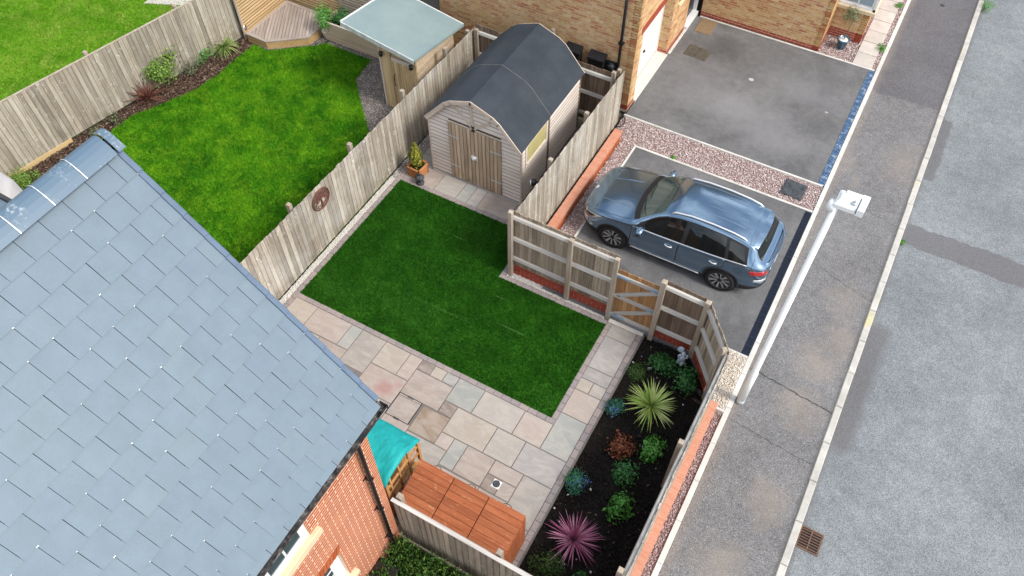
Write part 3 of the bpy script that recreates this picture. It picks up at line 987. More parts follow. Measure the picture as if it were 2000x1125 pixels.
# ------------------------------------------------------------------ neighbour garden
MUL = [(-18.3, 5.2), (-16.98, 5.2), (-17.02, 7.0), (-17.02, 8.6), (-16.98, 9.35), (-16.53, 10.25), (-16.22, 11.0), (-16.12, 11.8), (-16.15, 12.6), (-16.12, 13.35), (-16.6, 13.45)]
LAWN = [(-16.98, 5.2), (-11.0, 5.2), (-11.05, 7.15), (-9.72, 7.15), (-9.72, 11.0), (-11.15, 12.05), (-11.9, 12.79), (-12.6, 13.51), (-12.72, 14.42), (-14.3, 14.42), (-14.55, 14.15), (-15.6, 13.3), (-16.12, 13.35),
        (-16.15, 12.6), (-16.12, 11.8), (-16.22, 11.0), (-16.53, 10.25), (-16.98, 9.35), (-17.02, 8.6), (-17.02, 7.0)]
sheet('neighbour_lawn', LAWN, 0, M['lawn'])
blades('lawn_grass', LAWN, 3200, .05, .011, M['lawn'], 0, 'mown patchy lawn of the neighbouring garden', 'grass')
sheet('mulch_bed', MUL, -.03, M['bark_base'])
chips('bark_mulch', MUL, 900, .035, M['bark'], -.02, 'brown bark mulch along the far silvered fence', 'mulch')
GG = [(-11.15, 12.05), (-9.72, 11.0), (-9.72, 13.1), (-11.1, 13.1), (-11.2, 14.6), (-14.3, 14.6), (-14.3, 14.42), (-12.72, 14.42), (-12.6, 13.51), (-11.9, 12.79)]
sheet('shed_gravel_bed', GG, -.02, M['grey_base'])
stones('grey_gravel', GG, 1300, .018, M['greystone'], -.01, 'grey gravel in front of the green roofed log store', 'gravel')
stones('grey_gravel', [(-16.12, 13.36), (-15.6, 13.28), (-14.55, 14.12), (-14.3, 14.42), (-14.5, 14.6), (-15.7, 13.45)], 1200, .016, M['greystone'], 0, 'thin grey gravel line around the corner deck', 'gravel')
S('store_ground', MB().prism([(-11.1, 13.1), (-9.72, 13.1), (-9.72, 30), (-19, 30), (-19, 15), (-16.6, 13.5), (-15.7, 13.45), (-14.3, 14.6), (-11.2, 14.6)], -.17, -.022), M['dirt'])
S('lawn_brick_edge', MB().box(-11.06, -10.82, 6.98, 7.06, -.1, .02, 0, .01).box(-10.80, -10.56, 6.98, 7.06, -.1, .02, 0, .01).box(-11.06, -9.75, 5.2, 6.96, -.1, 0), M['slabpale'])
LAWN2 = [(-30, 4), (-18.1, 4), (-17.3, 12), (-16.7, 30), (-30, 30)]
sheet('far_lawn', LAWN2, 0, M['lawn2'])
blades('far_lawn_grass', [(-24.5, 6.5), (-18.0, 6.5), (-17.0, 14.5), (-24.5, 17)], 1700, .05, .012, M['lawn2'], 0, 'bright lawn beyond the far silvered fence', 'grass')
S('far_patio', MB().prism([(-20.42, 13.25), (-19.0, 13.9), (-19.0, 17), (-20.42, 17)], -.1, .03), M['slabpale'])
# ------------------------------------------------------------------ bricks
BL, BH, JT = .211, .060, .015


def brickwall(parent, width, height, xf_loc, rz, mat_fn, holes=(), z0=0.0, face=.012, mort='mortar', limit=300, name='wall', vis=None, depth=.2, joint=.015):
    """a wall from local x=0..width, z=z0..height, its face looking along local -y.
    bricks stand proud of the mortar; the first `limit` (by vis score) are parts, the rest one joined part"""
    BH = .075 - joint; BL = .209 if joint > .016 else .214; JT = joint
    HJ = .225 - BL
    core = MB()
    xs = sorted({0, width, *[h[0] for h in holes], *[h[1] for h in holes]})
    zs = sorted({z0, height, *[h[2] for h in holes], *[h[3] for h in holes]})
    for i in range(len(xs) - 1):
        for j in range(len(zs) - 1):
            cx, cz = (xs[i] + xs[i + 1]) / 2, (zs[j] + zs[j + 1]) / 2
            if any(h[0] < cx < h[1] and h[2] < cz < h[3] for h in holes):
                continue
            core.box(xs[i], xs[i + 1], 0, depth, zs[j], zs[j + 1])
    w = O(name, core.mesh(name, M[mort]), parent, xf_loc, (0, 0, rz))
    lst = []
    nrow = int((height - z0) / (BH + JT))
    for r in range(nrow):
        zc = z0 + (r + .5) * (BH + JT)
        x = -(r % 2) * .225 / 2
        while x < width - .02:
            a, b = max(0, x), min(width, x + BL)
            if width - b < .07: b = width
            x += .225
            segs = [(a, b)]
            for h in holes:
                if h[2] - .02 < zc < h[3] + .02:
                    ns = []
                    for (p, q) in segs:
                        if q <= h[0] or p >= h[1]:
                            ns.append((p, q))
                        else:
                            if p < h[0] - .03: ns.append((p, h[0]))
                            if q > h[1] + .03: ns.append((h[1], q))
                    segs = ns
            for (p, q) in segs:
                if q - p > .03:
                    lst.append((p, q, zc, mat_fn((p + q) / 2, zc, r)))
    if vis:
        lst.sort(key=lambda t: vis((t[0] + t[1]) / 2, t[2]))
    cache = {}
    rest = {}
    for i, (p, q, zc, m) in enumerate(lst):
        pr = face * RNG.uniform(.75, 1.15)
        if i < limit:
            k = (round(q - p, 3), m)
            if k not in cache:
                h = (q - p) / 2
                cache[k] = MB().box(-h, h, -face, .01, -BH / 2, BH / 2, 0, 0).mesh('brick', M[m])
            O('brick', cache[k], w, ((p + q) / 2, -pr + face, zc + RNG.uniform(-.001, .001)))
        else:
            rest.setdefault(m, MB()).box(p, q, -pr, .01, zc - BH / 2, zc + BH / 2)
    if rest:
        allm = MB(); mats = []
        for k, mb in rest.items():
            allm.add(mb.v, mb.f, len(mats)); mats.append(M[k])
        O('brickwork', allm.mesh('brickwork', mats), w, kind='stuff')
    return w


# ------------------------------------------------------------------ own house
RX, RZ, EX, EZ, YV = -7.30, 8.25, -4.06, 4.90, 3.62      # ridge line, eave line, verge
house = E('brick_house', 'orange brick house with blue grey slate roof filling the lower left', 'house', (-7.1, -1.5, 0))
HO = Vector((-7.1, -1.5, 0))


def H(name, mb, mat, smooth=False, par=None, loc=(0, 0, 0)):
    return O(name, mb.mesh(name, mat, smooth), par or house, loc if par else tuple(Vector(loc) - HO))


# front wall (faces the road) with two windows; local x runs along +y from y=-6.5
Y0 = -6.5
ww = 3.31 - Y0
holes = [(2.03 - 2.35 - Y0, 1.87 - Y0, 3.78, 4.70), (2.1 - 1.2 - Y0, 2.11 - Y0, 1.30, 2.36)]
fw = brickwall(house, ww, 4.74, tuple(Vector((-4.21, Y0, 0)) - HO), R(90), lambda x, z, r: 'redbrick', holes, 0, .002, 'mortar', 300, 'wall',
               vis=lambda x, z: abs((ww - x) - .9) + abs(z - 3.4) * .75, joint=.021)
def sub(name, mb, mat, wall):
    return O(name, mb.mesh(name, mat), wall.parent, tuple(wall.location), tuple(wall.rotation_euler))


# window heads, sills, frames
def casement(par, xa, xb, za, zb, panes, frame, bars, name, rec=.09):
    """window in local wall space; panes: list of (x0,x1,z0,z1)"""
    t = sub(name, MB().box(xa, xb, rec, rec + .07, za, zb), M['white'], par)
    for (a, b, c, d) in panes:
        pn = O('pane', MB().box(a, b, rec - .012, rec - .001, c, d).mesh('pane', M['glass']), t)
        bm = MB()
        e = .012
        bm.box(a - e, b + e, rec - .028, rec - .002, c - e, c); bm.box(a - e, b + e, rec - .028, rec - .002, d, d + e)
        bm.box(a - e, a, rec - .028, rec - .002, c, d); bm.box(b, b + e, rec - .028, rec - .002, c, d)
        for k in range(1, bars + 1):
            z = c + (d - c) * k / (bars + 1)
            bm.box(a, b, rec - .022, rec - .0125, z - .009, z + .009)
        O('glazing_bar', bm.mesh('glazing_bar', M['white']), t)
    return t


c0 = -Y0
up = [(1.46 + c0, 1.74 + c0, 3.97, 4.62), (1.14 + c0, 1.43 + c0, 3.97, 4.62), (.42 + c0, .71 + c0, 3.97, 4.62), (.1 + c0, .39 + c0, 3.97, 4.62)]
w1 = casement(fw, 2.03 - 2.35 - Y0, 1.87 - Y0, 3.78, 4.70, up, .05, 0, 'window', .03)
O('sill', MB().box(-.35 + c0, 2.03 + c0, -.07, .1, 3.60, 3.777, 0, .012).mesh('sill', M['cream']), w1)
lo = [(1.62 + c0, 1.90 + c0, 1.5, 2.2), (1.28 + c0, 1.56 + c0, 1.5, 2.2), (.98 + c0, 1.23 + c0, 1.5, 2.2)]
w2 = casement(fw, .9 + c0, 2.11 + c0, 1.30, 2.36, lo, .05, 2, 'window')
O('sill', MB().box(.8 + c0, 2.24 + c0, -.09, .1, 1.16, 1.298, 0, .012).mesh('sill', M['cream']), w2)
sm = MB().box(-.033, .033, -.016, .012, -.105, .105).mesh('soldier_brick', M['redbrick'])
for k in range(17):
    x = .9 - .06 + k * .079
    O('soldier_brick', sm, w2, (x + c0, 0, 2.475), (0, R((k - 8) * 2.2), 0))
# the rest of the shell
sh = MB()
sh.box(-10.3, -4.42, -6.5, 3.3, 0, 4.5)
sh.prism([(-10.2, 4.5), (-4.42, 4.5), (-7.30, 7.6)], -3.3, 6.5, 0, Matrix.Rotation(R(90), 4, 'X'))
sh = H('shell', sh, M['redbrick'])
sl = math.hypot(RX - EX, RZ - EZ)
ux, uz = (RX - EX) / sl, (RZ - EZ) / sl             # up the slope
ang = math.atan2(uz, -ux)
# local -x is up the slope, z the normal
roof = O('roof', MB().box(-sl - .02, -.02, -10.0, -.03, -.14, -.03).mesh('roof', M['blackmatt']), house, tuple(Vector((EX, YV, EZ)) - HO), (0, ang, 0))
P, GA = .341, .327
sm = MB()
hl = P * 1.14
def slatemesh(h):
    v = [(x, y, z) for z in (-.008, .008) for x, y in ((-hl, -h), (0, -h), (0, h), (-hl, h))]
    return mk('slate', v, [(3, 2, 1, 0), (4, 5, 6, 7), (0, 1, 5, 4), (1, 2, 6, 5), (2, 3, 7, 6), (3, 0, 4, 7)], [M['slate'], M['slate_edge']], [1, 0, 1, 1, 1, 1])
me_s = slatemesh(GA / 2 - .003)
me_h = slatemesh(GA / 4 - .003)
rest = MB()
tilt = math.atan2(.016, P)
cl = []
for r in range(14):
    s0 = .07 + (r - 1) * P + .3335
    off = 0 if r % 2 == 0 else GA / 2
    k0 = 0
    s_b = .07 + (r - 1) * P                        # lower edge of the course, up the slope
    s_b = max(s_b, -.035) if r == 0 else s_b
    k = 0
    while True:
        y = -.075 - (GA / 2 if r % 2 == 0 else GA / 4 * 0) - k * GA
        if r % 2 and k == 0:
            yy, me = -.075 - GA / 4, me_h
        else:
            yy = -.075 - (k + .5) * GA if r % 2 == 0 else -.075 - GA / 2 - (k - .5) * GA
            me = me_s
        if yy < -9.6:
            break
        px = -s_b
        if yy > -4.6 and len(cl) < 300:
            o = O('slate', me, roof, (px, yy, .012), (RNG.uniform(-.006, .006), -tilt + RNG.uniform(-.008, .008), RNG.uniform(-.005, .005)))
            cl.append(o)
        else:
            rest.box(px - hl, px, yy - GA / 2 + .002, yy + GA / 2 - .002, -.012, .012)
        k += 1
O('slate_field', rest.mesh('slate_field', M['slate']), roof, kind='stuff')
hk = MB()
for r in range(1, 14):
    for k in range(18):
        if RNG.random() < .34:
            y = -.075 - k * GA - (0 if r % 2 else GA / 2) + RNG.uniform(-.004, .004)
            s_b = .07 + (r - 1) * P
            a = RNG.uniform(.004, .014)
            hk.box(-s_b - .003, -s_b + .002, y - a, y + a * RNG.uniform(.2, 1.2), .018, .0225)
O('slate_hooks', hk.mesh('slate_hooks', M['silver']), roof, kind='stuff')
# dry verge caps, one per course
vm = MB().box(-P * 1.04, 0, -.075, .0, -.09, .034, 0, .006).mesh('verge_cap', M['verge'])
for r in range(14):
    s_b = .07 + (r - 1) * P
    if r == 0:
        continue
    O('verge_cap', vm, roof, (-s_b, .0, .004), (0, -tilt * 1.1, 0))
# far slope, kept simple (never seen from here)
oth = MB().box(0, sl + .02, -10, 0, 0, .1)
O('rear_slope', oth.mesh('rear_slope', M['slate']), house, tuple(Vector((RX - (EX - RX) * 0, YV, RZ)) - HO), (0, math.pi - ang, 0))
# ridge tiles
rt = []
ra = .185
for k in range(9):
    q = 1 - k / 4
    rt.append((q * .235, .075 - abs(q) ** 1.5 * .165))
mr = MB()
pts = rt + [(x * .9, z - .012) for x, z in reversed(rt)]
v = [(x, 0, z) for x, z in pts] + [(x, .44, z) for x, z in pts]
nn = len(pts)
f = [(i, (i + 1) % nn, nn + (i + 1) % nn, nn + i) for i in range(nn)]
h2 = len(rt)
for i in range(h2 - 1):
    f.append((i, nn - 1 - i, nn - 2 - i, i + 1)); f.append((nn + i, nn + i + 1, 2 * nn - 2 - i, 2 * nn - 1 - i))
mr.add(v, f)
rme = mr.mesh('ridge_tile', M['ridge'])
bp = [(x * 1.04, z + .012) for x, z in rt]
bm_ = MB()
vv = [(x, 0, z) for x, z in bp] + [(x, .010, z) for x, z in bp]
bm_.add(vv, [(i, i + 1, h2 + i + 1, h2 + i) for i in range(h2 - 1)])
bme = bm_.mesh('ridge_clip', M['silver'])
for k in range(22):
    y = YV - .1 - (k + 1) * .45
    t = O('ridge_tile', rme, house, tuple(Vector((RX, y, RZ + .03)) - HO))
    if k < 14:
        O('ridge_clip', bme, t, (0, -.013, 0))
ec = MB()
ec.add([(x * 1.03, 0, z + .006) for x, z in rt] + [(x * 1.03, .1, z + .006) for x, z in rt] + [(0, .1, -.12)],
       [(i, i + 1, h2 + i + 1, h2 + i) for i in range(h2 - 1)] + [(h2 + i, h2 + i + 1, 2 * h2) for i in range(h2 - 1)])
O('ridge_end_cap', ec.mesh('ridge_end_cap', M['ridge']), house, tuple(Vector((RX, YV - .085, RZ + .035)) - HO))
# gutter, hopper, downpipe
gt = MB()
prof = [(math.cos(a) * .072, math.sin(a) * .066) for a in np.linspace(math.pi, 2 * math.pi, 9)]
prof2 = prof + [(x * .86, z * .86 + .003) for x, z in reversed(prof)]
nn = len(prof2)
Yg = (-6.4, YV - .02)
v = [(x, Yg[0], z) for x, z in prof2] + [(x, Yg[1], z) for x, z in prof2]
gt.add(v, [(i, (i + 1) % nn, nn + (i + 1) % nn, nn + i) for i in range(nn)] + [tuple(range(nn)), tuple(range(2 * nn - 1, nn - 1, -1))])
gt.box(-.064, .064, -6.3, 3.4, -.04, -.012)
gut_o = H('gutter', gt, M['lichen'], False, None, (EX + .035, 0, EZ - .03))
g2 = MB().box(-.068, .068, YV - .02, YV, -.072, .012)
H('gutter_end', g2, M['black'], False, None, (EX + .035, 0, EZ - .03))
g3 = MB()
n2 = [(x * 1.05, z * 1.05) for x, z in prof]
g3.add([(x, 2.98, z) for x, z in n2] + [(x, 3.12, z) for x, z in n2], [(i, i + 1, 9 + i + 1, 9 + i) for i in range(8)])
g3.box(-.07, .07, 2.99, 3.11, .0, .016)
g3.add([(x * 1.02, 3.12, z * 1.02) for x, z in prof2] + [(x * 1.02, YV - .025, z * 1.02) for x, z in prof2], [(i, (i + 1) % nn, nn + (i + 1) % nn, nn + i) for i in range(nn)])
H('gutter_outlet', g3, M['black'], False, None, (EX + .035, 0, EZ - .03))
dp = MB().tube([(EX + .03, 3.05, EZ - .08), (EX + .03, 3.05, EZ - .16), (-4.13, 3.05, EZ - .4), (-4.13, 3.05, EZ - .6), (-4.13, 3.06, .0)], .036, 12)
dpo = H('downpipe', dp, M['black'], True)
for z in (3.3, 2.1, .8):
    O('pipe_clip', MB().box(-4.205, -4.09, 3.012, 3.098, z, z + .025).box(-4.205, -4.19, 2.975, 3.135, z, z + .02).mesh('pipe_clip', M['black']), dpo)
# eaves board and verge board
H('fascia_board', MB().box(EX - .02, EX + .0, -6.4, 3.45, EZ - .28, EZ - .1).box(-4.2, EX - .02, -6.4, 3.42, EZ - .3, EZ - .27), M['black'])
# low wing at the back with its own slates (only a corner shows past the ridge)
wg = MB()
v = [(-18.4, 6.05, 0), (-15.1, 5.02, 2.45), (-15.1, 1.0, 2.45), (-19, 1.0, 2.45)]
wing = H('rear_wing', MB().box(-17.6, -10.3, -3, 4.3, 0, 2.15), M['redbrick'])
H('rear_wing_roof', MB().add([(-18.0, 4.72, 2.2), (-9.9, 4.52, 2.3), (-9.9, 2.3, 3.2), (-18.0, 2.3, 3.2), (-18.0, 4.72, 2.1), (-9.9, 4.52, 2.2), (-9.9, 2.3, 3.1), (-18.0, 2.3, 3.1)],
                            [(0, 1, 2, 3), (7, 6, 5, 4), (0, 4, 5, 1), (1, 5, 6, 2), (3, 7, 4, 0), (2, 6, 7, 3)]), M['slate'])
H('rear_wing_gutter', MB().tube([(-18, 4.78, 2.2), (-9.9, 4.58, 2.28)], .06, 10), M['black'], True)

# ------------------------------------------------------------------ neighbour house (buff brick)
nh = E('brick_house', 'buff and red mottled brick house with white garage door beside the empty driveway', 'house', (-5.4, 16.06, 0))
NO = Vector((-5.4, 16.06, 0))
PL = 5
def ymat(x, z, r): return 'plinth' if r < 2 else 'yellow'
def pmat(x, z, r): return 'plinth' if r < PL - 1 else 'yellow'
def n_loc(x, y, z=0): return tuple(Vector((x, y, z)) - NO)
brickwall(nh, 5.9, 4.98, n_loc(-11.3, 16.06), 0, ymat, (), 0, .002, 'mortary', 300, 'gable_wall',
          vis=lambda x, z: abs(x - 3.6) + abs(z - 1.9) * .8)
# garage face x=-5.4 looking to the road: local x = y-16.06
GH = [(.42, 2.72, -.1, 2.22), (4.18, 5.02, -.1, 2.25), (3.1, 3.55, 1.5, 2.3)]
gw = brickwall(nh, 5.04, 4.98, n_loc(-5.4, 16.06), R(90), ymat, GH, 0, .002, 'mortary', 300, 'garage_wall', vis=lambda x, z: abs(z - 1.0) + .3 * abs(x - 2))
gd = sub('garage_door', MB().box(.42, 2.72, .3, .34, .06, 2.22).box(.42, .47, .27, .3, .06, 2.22).box(2.67, 2.72, .27, .3, .06, 2.22), M['garage'], gw)
pn = MB()
for k in range(14):
    x = .5 + k * .155
    pn.box(x, x + .145, .29, .3, .1, 2.14)
O('ribbed_panel', pn.mesh('ribbed_panel', M['garage']), gd)
O('handle', MB().box(1.5, 1.58, .26, .29, .78, .84, 0, .01).box(1.52, 1.56, .24, .26, .8, .82).mesh('handle', M['blackmatt']), gd)
rv = brickwall(nh, .3, 2.2, n_loc(-5.7, 18.777), 0, ymat, (), 0, .002, 'mortary', 60, 'door_reveal', depth=.002)
O('garage_threshold', MB().box(.42, 2.72, -.06, .3, -.05, .05, 0, .008).mesh('garage_threshold', M['threshold']), gw)
sb = MB().box(-.032, .032, -.016, .012, -.105, .105).mesh('soldier_brick', M['plinth'])
for k in range(33):
    O('soldier_brick', sb, gw, (.3 + k * .0767, 0, 2.335))
fd = sub('front_door', MB().box(4.18, 5.02, .08, .13, .05, 2.25), M['black'], gw)
O('door_panel', MB().box(4.3, 4.9, .065, .08, .4, .9, 0, .01).box(4.3, 4.9, .065, .08, 1.1, 2.0, 0, .01).mesh('door_panel', M['black']), fd)
O('door_frame', MB().box(4.13, 4.19, .03, .12, .05, 2.3).box(5.0, 5.035, -.03, .12, .05, 2.3).mesh('door_frame', M['white']), fd)
O('door_step', MB().box(4.1, 5.03, -.1, .12, -.02, .12, 0, .01).mesh('door_step', M['white']), fd)
wn_ = sub('window', MB().box(3.1, 3.55, .08, .12, 1.5, 2.3), M['white'], gw)
O('pane', MB().box(3.16, 3.49, .06, .08, 1.58, 2.24).mesh('pane', M['glasspale']), wn_)
O('sill', MB().box(3.02, 3.63, -.06, .1, 1.4, 1.5, 0, .01).mesh('sill', M['cream']), wn_)
O('edging', MB().box(2.8, 4.1, -.1, -.02, -.05, .035, 0, .008).mesh('edging', M['edging']), gw)
bw = brickwall(nh, 3.63, 4.98, n_loc(-5.22, 21.1), 0, ymat, (), 0, .002, 'mortary', 300, 'wing_wall', vis=lambda x, z: z + .2 * abs(x - 1.8))
sw = brickwall(nh, 6.0, 4.98, n_loc(-1.59, 21.1), R(90), pmat, (), 0, .002, 'mortary', 40, 'wing_side_wall', vis=lambda x, z: x + z)
bay = brickwall(nh, .95, 1.0, n_loc(-1.58, 22.05), 0, pmat, (), 0, .002, 'mortary', 80, 'bay_wall')
bay2 = brickwall(nh, 2.4, 1.0, n_loc(-.63, 22.05), R(90), pmat, (), 0, .002, 'mortary', 60, 'bay_side_wall')
bwn = O('bay_window', MB().box(-1.6, -.62, 22.0, 24.4, 1.1, 2.6).mesh('bay_window', M['white']), nh, tuple(-NO))
O('sill', MB().box(-1.62, -.53, 21.92, 24.5, 1.0, 1.11, 0, .015).mesh('sill', M['cream']), bwn)
O('frame', MB().box(-1.58, -.56, 21.96, 21.995, 1.11, 1.19).box(-.63, -.56, 21.96, 22.02, 1.11, 2.6).box(-.615, -.58, 22.02, 24.4, 1.11, 1.2).mesh('frame', M['white']), bwn)
O('pane', MB().box(-1.5, -1.1, 21.985, 21.997, 1.24, 2.5).mesh('pane', M['glasspale']), bwn)
O('pane', MB().box(-1.05, -.7, 21.985, 21.997, 1.24, 2.5).mesh('pane', M['glasspale']), bwn)
# roofs above the frame, so the house is whole from elsewhere
H2 = MB()
H2.add([(-11.7, 15.7, 4.9), (-5.0, 15.7, 4.9), (-5.0, 24, 4.9), (-11.7, 24, 4.9), (-11.7, 19.9, 8.2), (-5.0, 19.9, 8.2)],
       [(0, 1, 5, 4), (2, 3, 4, 5), (1, 2, 5), (3, 0, 4), (3, 2, 1, 0)])
H2.add([(-5.0, 20.8, 4.95), (-1.3, 20.8, 4.95), (-1.3, 27, 4.95), (-5.0, 27, 4.95), (-3.2, 20.8, 7), (-3.2, 27, 7)],
       [(0, 1, 4), (1, 2, 5, 4), (2, 3, 5), (3, 0, 4, 5), (3, 2, 1, 0)])
O('roof', H2.mesh('roof', M['slate']), nh, tuple(-NO))
O('back_walls', MB().box(-11.28, -5.72, 16.3, 23.8, 0, 4.88).box(-5.2, -1.85, 21.35, 26.8, 0, 4.9).box(-1.55, -.85, 22.3, 24.3, 0, 1.09).mesh('back_walls', M['yellow']), nh, tuple(-NO))
dpn = O('downpipe', MB().tube([(-5.78, 15.98, 4.9), (-5.78, 15.98, .02)], .038, 12).mesh('downpipe', M['black'], True), nh, tuple(-NO))
for z in (3.38, 2.05, .9):
    O('pipe_clip', MB().box(-5.85, -5.71, 15.94, 16.05, z, z + .04).mesh('pipe_clip', M['black']), dpn)
# ------------------------------------------------------------------ fences
def boardmesh(w, t, h, mat, name='fence_board'):
    """feather-edge board: thick one side, thin the other, origin at its foot; long axis local z"""
    a = w / 2
    t2 = t * .4
    return MB().add([(-a, 0, 0), (a, 0, 0), (a, t2, 0), (-a, t, 0), (-a, 0, h), (a, 0, h), (a, t2, h), (-a, t, h)],
                    [(3, 2, 1, 0), (4, 5, 6, 7), (0, 1, 5, 4), (1, 2, 6, 5), (2, 3, 7, 6), (3, 0, 4, 7)]).mesh(name, M[mat])


def fence(label, p0, p1, z0, z1, mat, pitch=.1, off=.0, rails=(), rail_off=0.0, rmat='rail', posts=(), post_off=0.0, pmat='post', dz=.014,
          flip=False, group=None, cat='fence', name='fence', slope0=None, postw=.095, cap=None, board=None):
    """boards stand from p0 to p1 in local x; local +y is the board side shown. z0,z1: foot and top at both ends (tuples allowed)"""
    d = Vector((p1[0] - p0[0], p1[1] - p0[1], 0)); L = d.length
    rz = math.atan2(d.y, d.x)
    t = E(name, label, cat, (p0[0], p0[1], 0), rz, group)
    z0 = z0 if isinstance(z0, tuple) else (z0, z0); z1 = z1 if isinstance(z1, tuple) else (z1, z1)
    n = int(round(L / pitch)); w = L / n
    hm = (z1[0] - z0[0] + z1[1] - z0[1]) / 2
    me = board or boardmesh(w * 1.12, .02, hm, mat)
    for i in range(n):
        u = (i + .5) / n
        a = z0[0] + (z0[1] - z0[0]) * u; b = z1[0] + (z1[1] - z1[0]) * u + RNG.uniform(-dz, dz)
        O('fence_board', me, t, ((i + .5) * w, off, a), (RNG.uniform(-.004, .004), RNG.uniform(-.004, .004), RNG.uniform(-.03, .03) + (math.pi if flip else 0)), (1, 1, (b - a) / hm))
    for zr in rails:
        a, b = zr if isinstance(zr, tuple) else (zr, zr)
        rl = math.hypot(L, b - a)
        O('rail', MB().add([(0, -.03, -.04), (rl, -.03, -.04), (rl, .03, -.045), (0, .03, -.045), (0, -.012, .03), (rl, -.012, .03), (rl, .03, .045), (0, .03, .045)],
                           [(3, 2, 1, 0), (4, 5, 6, 7), (0, 1, 5, 4), (1, 2, 6, 5), (2, 3, 7, 6), (3, 0, 4, 7)]).mesh('rail', M[rmat]),
          t, (0, rail_off, a), (0, -math.atan2(b - a, L), 0))
    for q in posts:
        x, zt = q[0], q[1]
        zb = q[2] if len(q) > 2 else 0
        hp = postw / 2
        O('post', MB().box(-hp, hp, -hp, hp, zb - .05, zt, 0, .008).mesh('post', M[pmat]), t, (x, post_off, 0), (0, 0, RNG.uniform(-.02, .02)))
    return t


# long fence between the two gardens (boards face us, rails and posts behind)
fence('long weathered timber fence with rusty metal disc dividing the two gardens', (-9.63, 15.2), (-9.63, 5.0), (.03, .01), (1.70, 1.90), 'fence', .118,
      rails=[(.35, .35), (1.0, 1.0), (1.5, 1.65)], rail_off=-.04, posts=[(15.2 - y, z) for y, z in ((15.0, 1.70), (13.9, 1.86), (11.96, 1.90), (9.82, 1.92), (7.65, 1.96), (5.6, 1.96))], post_off=-.11, group=None)
# far fence of the neighbouring garden
fence('long silvered fence behind the mulch bed at upper left, tan board at its foot', (-16.62, 13.75), (-18.22, 4.4), (.02, .16), (1.75, 2.0), 'fencefar', .122,
      rails=[(.4, .5), (1.1, 1.2), (1.6, 1.8)], rail_off=-.045, posts=[(1.9, 1.86), (4.6, 1.95), (7.3, 2.0)], post_off=-.12)
fo = [o for o in COL.objects if o.get('label', '').startswith('long silvered')][0]
O('capping', MB().box(0, 9.49, -.035, .02, -.008, .008).mesh('capping', M['post']), fo, (0, 0, 1.765), (0, -math.atan2(.25, 9.49), 0))
O('gravel_board', MB().box(6.0, 9.4, .0, .04, -.05, .12).mesh('gravel_board', M['gravelboard']), fo)
# rear fence behind the barn-roof shed (we see its rails)
fence('dark fence behind the barn roofed shed, in front of the black wall cabinets', (-9.55, 15.12), (-5.42, 15.12), .05, (1.86, 1.80), 'fencedark', .112, off=.02,
      rails=[(.28, .28), (.98, .98), (1.66, 1.62)], rail_off=-.02, posts=[(.06, 1.78), (2.05, 1.9), (4.02, 1.93)], post_off=-.06, pmat='post')
fence('short stub of fence rising behind the charcoal shed roof', (-7.62, 15.2), (-7.62, 16.0), .05, 1.75, 'fence', .1, posts=[(.74, 1.86)], post_off=.06)
# side fence towards the drive: boards outside
fence('pale side fence standing on the brick ledge between shed and parked car', (-5.36, 15.3), (-5.36, 9.74), .2, (1.86, 2.06), 'fence', .106,
      rails=[(.5, .5), (1.1, 1.1), (1.62, 1.8)], rail_off=-.045, posts=[(.05, 1.9), (1.9, 1.93), (3.75, 2.0)], post_off=-.11)
# front fence left of the gate, seen from the garden: rails inside
fence('brown grey fence of two bays with three pale rails left of the gate', (-5.46, 9.72), (-2.93, 9.72), .27, (2.08, 2.05), 'fencein', .106, off=.0,
      rails=[(.56, .52), (1.24, 1.22), (1.93, 1.91)], rail_off=-.035, posts=[(.04, 2.14), (1.47, 2.06), (2.5, 2.07)], post_off=-.085)
# gate
gt_ = E('garden_gate', 'amber timber gate with pale Z braces and blue hinges', 'gate', (-2.9, 9.66, 0))
gb = boardmesh(.106, .018, 1.66, 'gate', 'gate_board')
for i in range(9):
    O('gate_board', gb, gt_, (.055 + i * .1035, 0, .07), (0, 0, RNG.uniform(-.02, .02)), (1, 1, 1 + RNG.uniform(-.006, .006)))
def bar(name, x0, z0, x1, z1, w, y, t=.028, mat='rail'):
    L = math.hypot(x1 - x0, z1 - z0)
    return O(name, MB().box(0, L, -t, 0, -w / 2, w / 2, 0, 0).mesh(name, M[mat]), gt_, (x0, y, z0), (0, -math.atan2(z1 - z0, x1 - x0), 0))
for z in (.17, .86, 1.55):
    bar('gate_rail', -.01, z, .95, z, .1, -.002)
bar('gate_brace', .06, .90, .9, 1.5, .095, -.004, .026)
bar('gate_brace', .06, .21, .9, .81, .095, -.004, .026)
for z, x, l in ((1.55, -.05, .32), (.17, -.05, .36)):
    O('hinge', MB().box(0, l, -.012, 0, -.03, .03, 0).box(-.01, .05, -.02, 0, -.055, .055).mesh('hinge', M['bluetag']), gt_, (x, -.031, z))
for z in (1.55, .86):
    O('latch', MB().box(0, .26, -.01, 0, -.022, .022).box(.19, .24, -.03, -.01, -.012, .012).box(.06, .08, -.025, -.01, -.03, .03).mesh('latch', M['bluetag']), gt_, (.7, -.031, z))
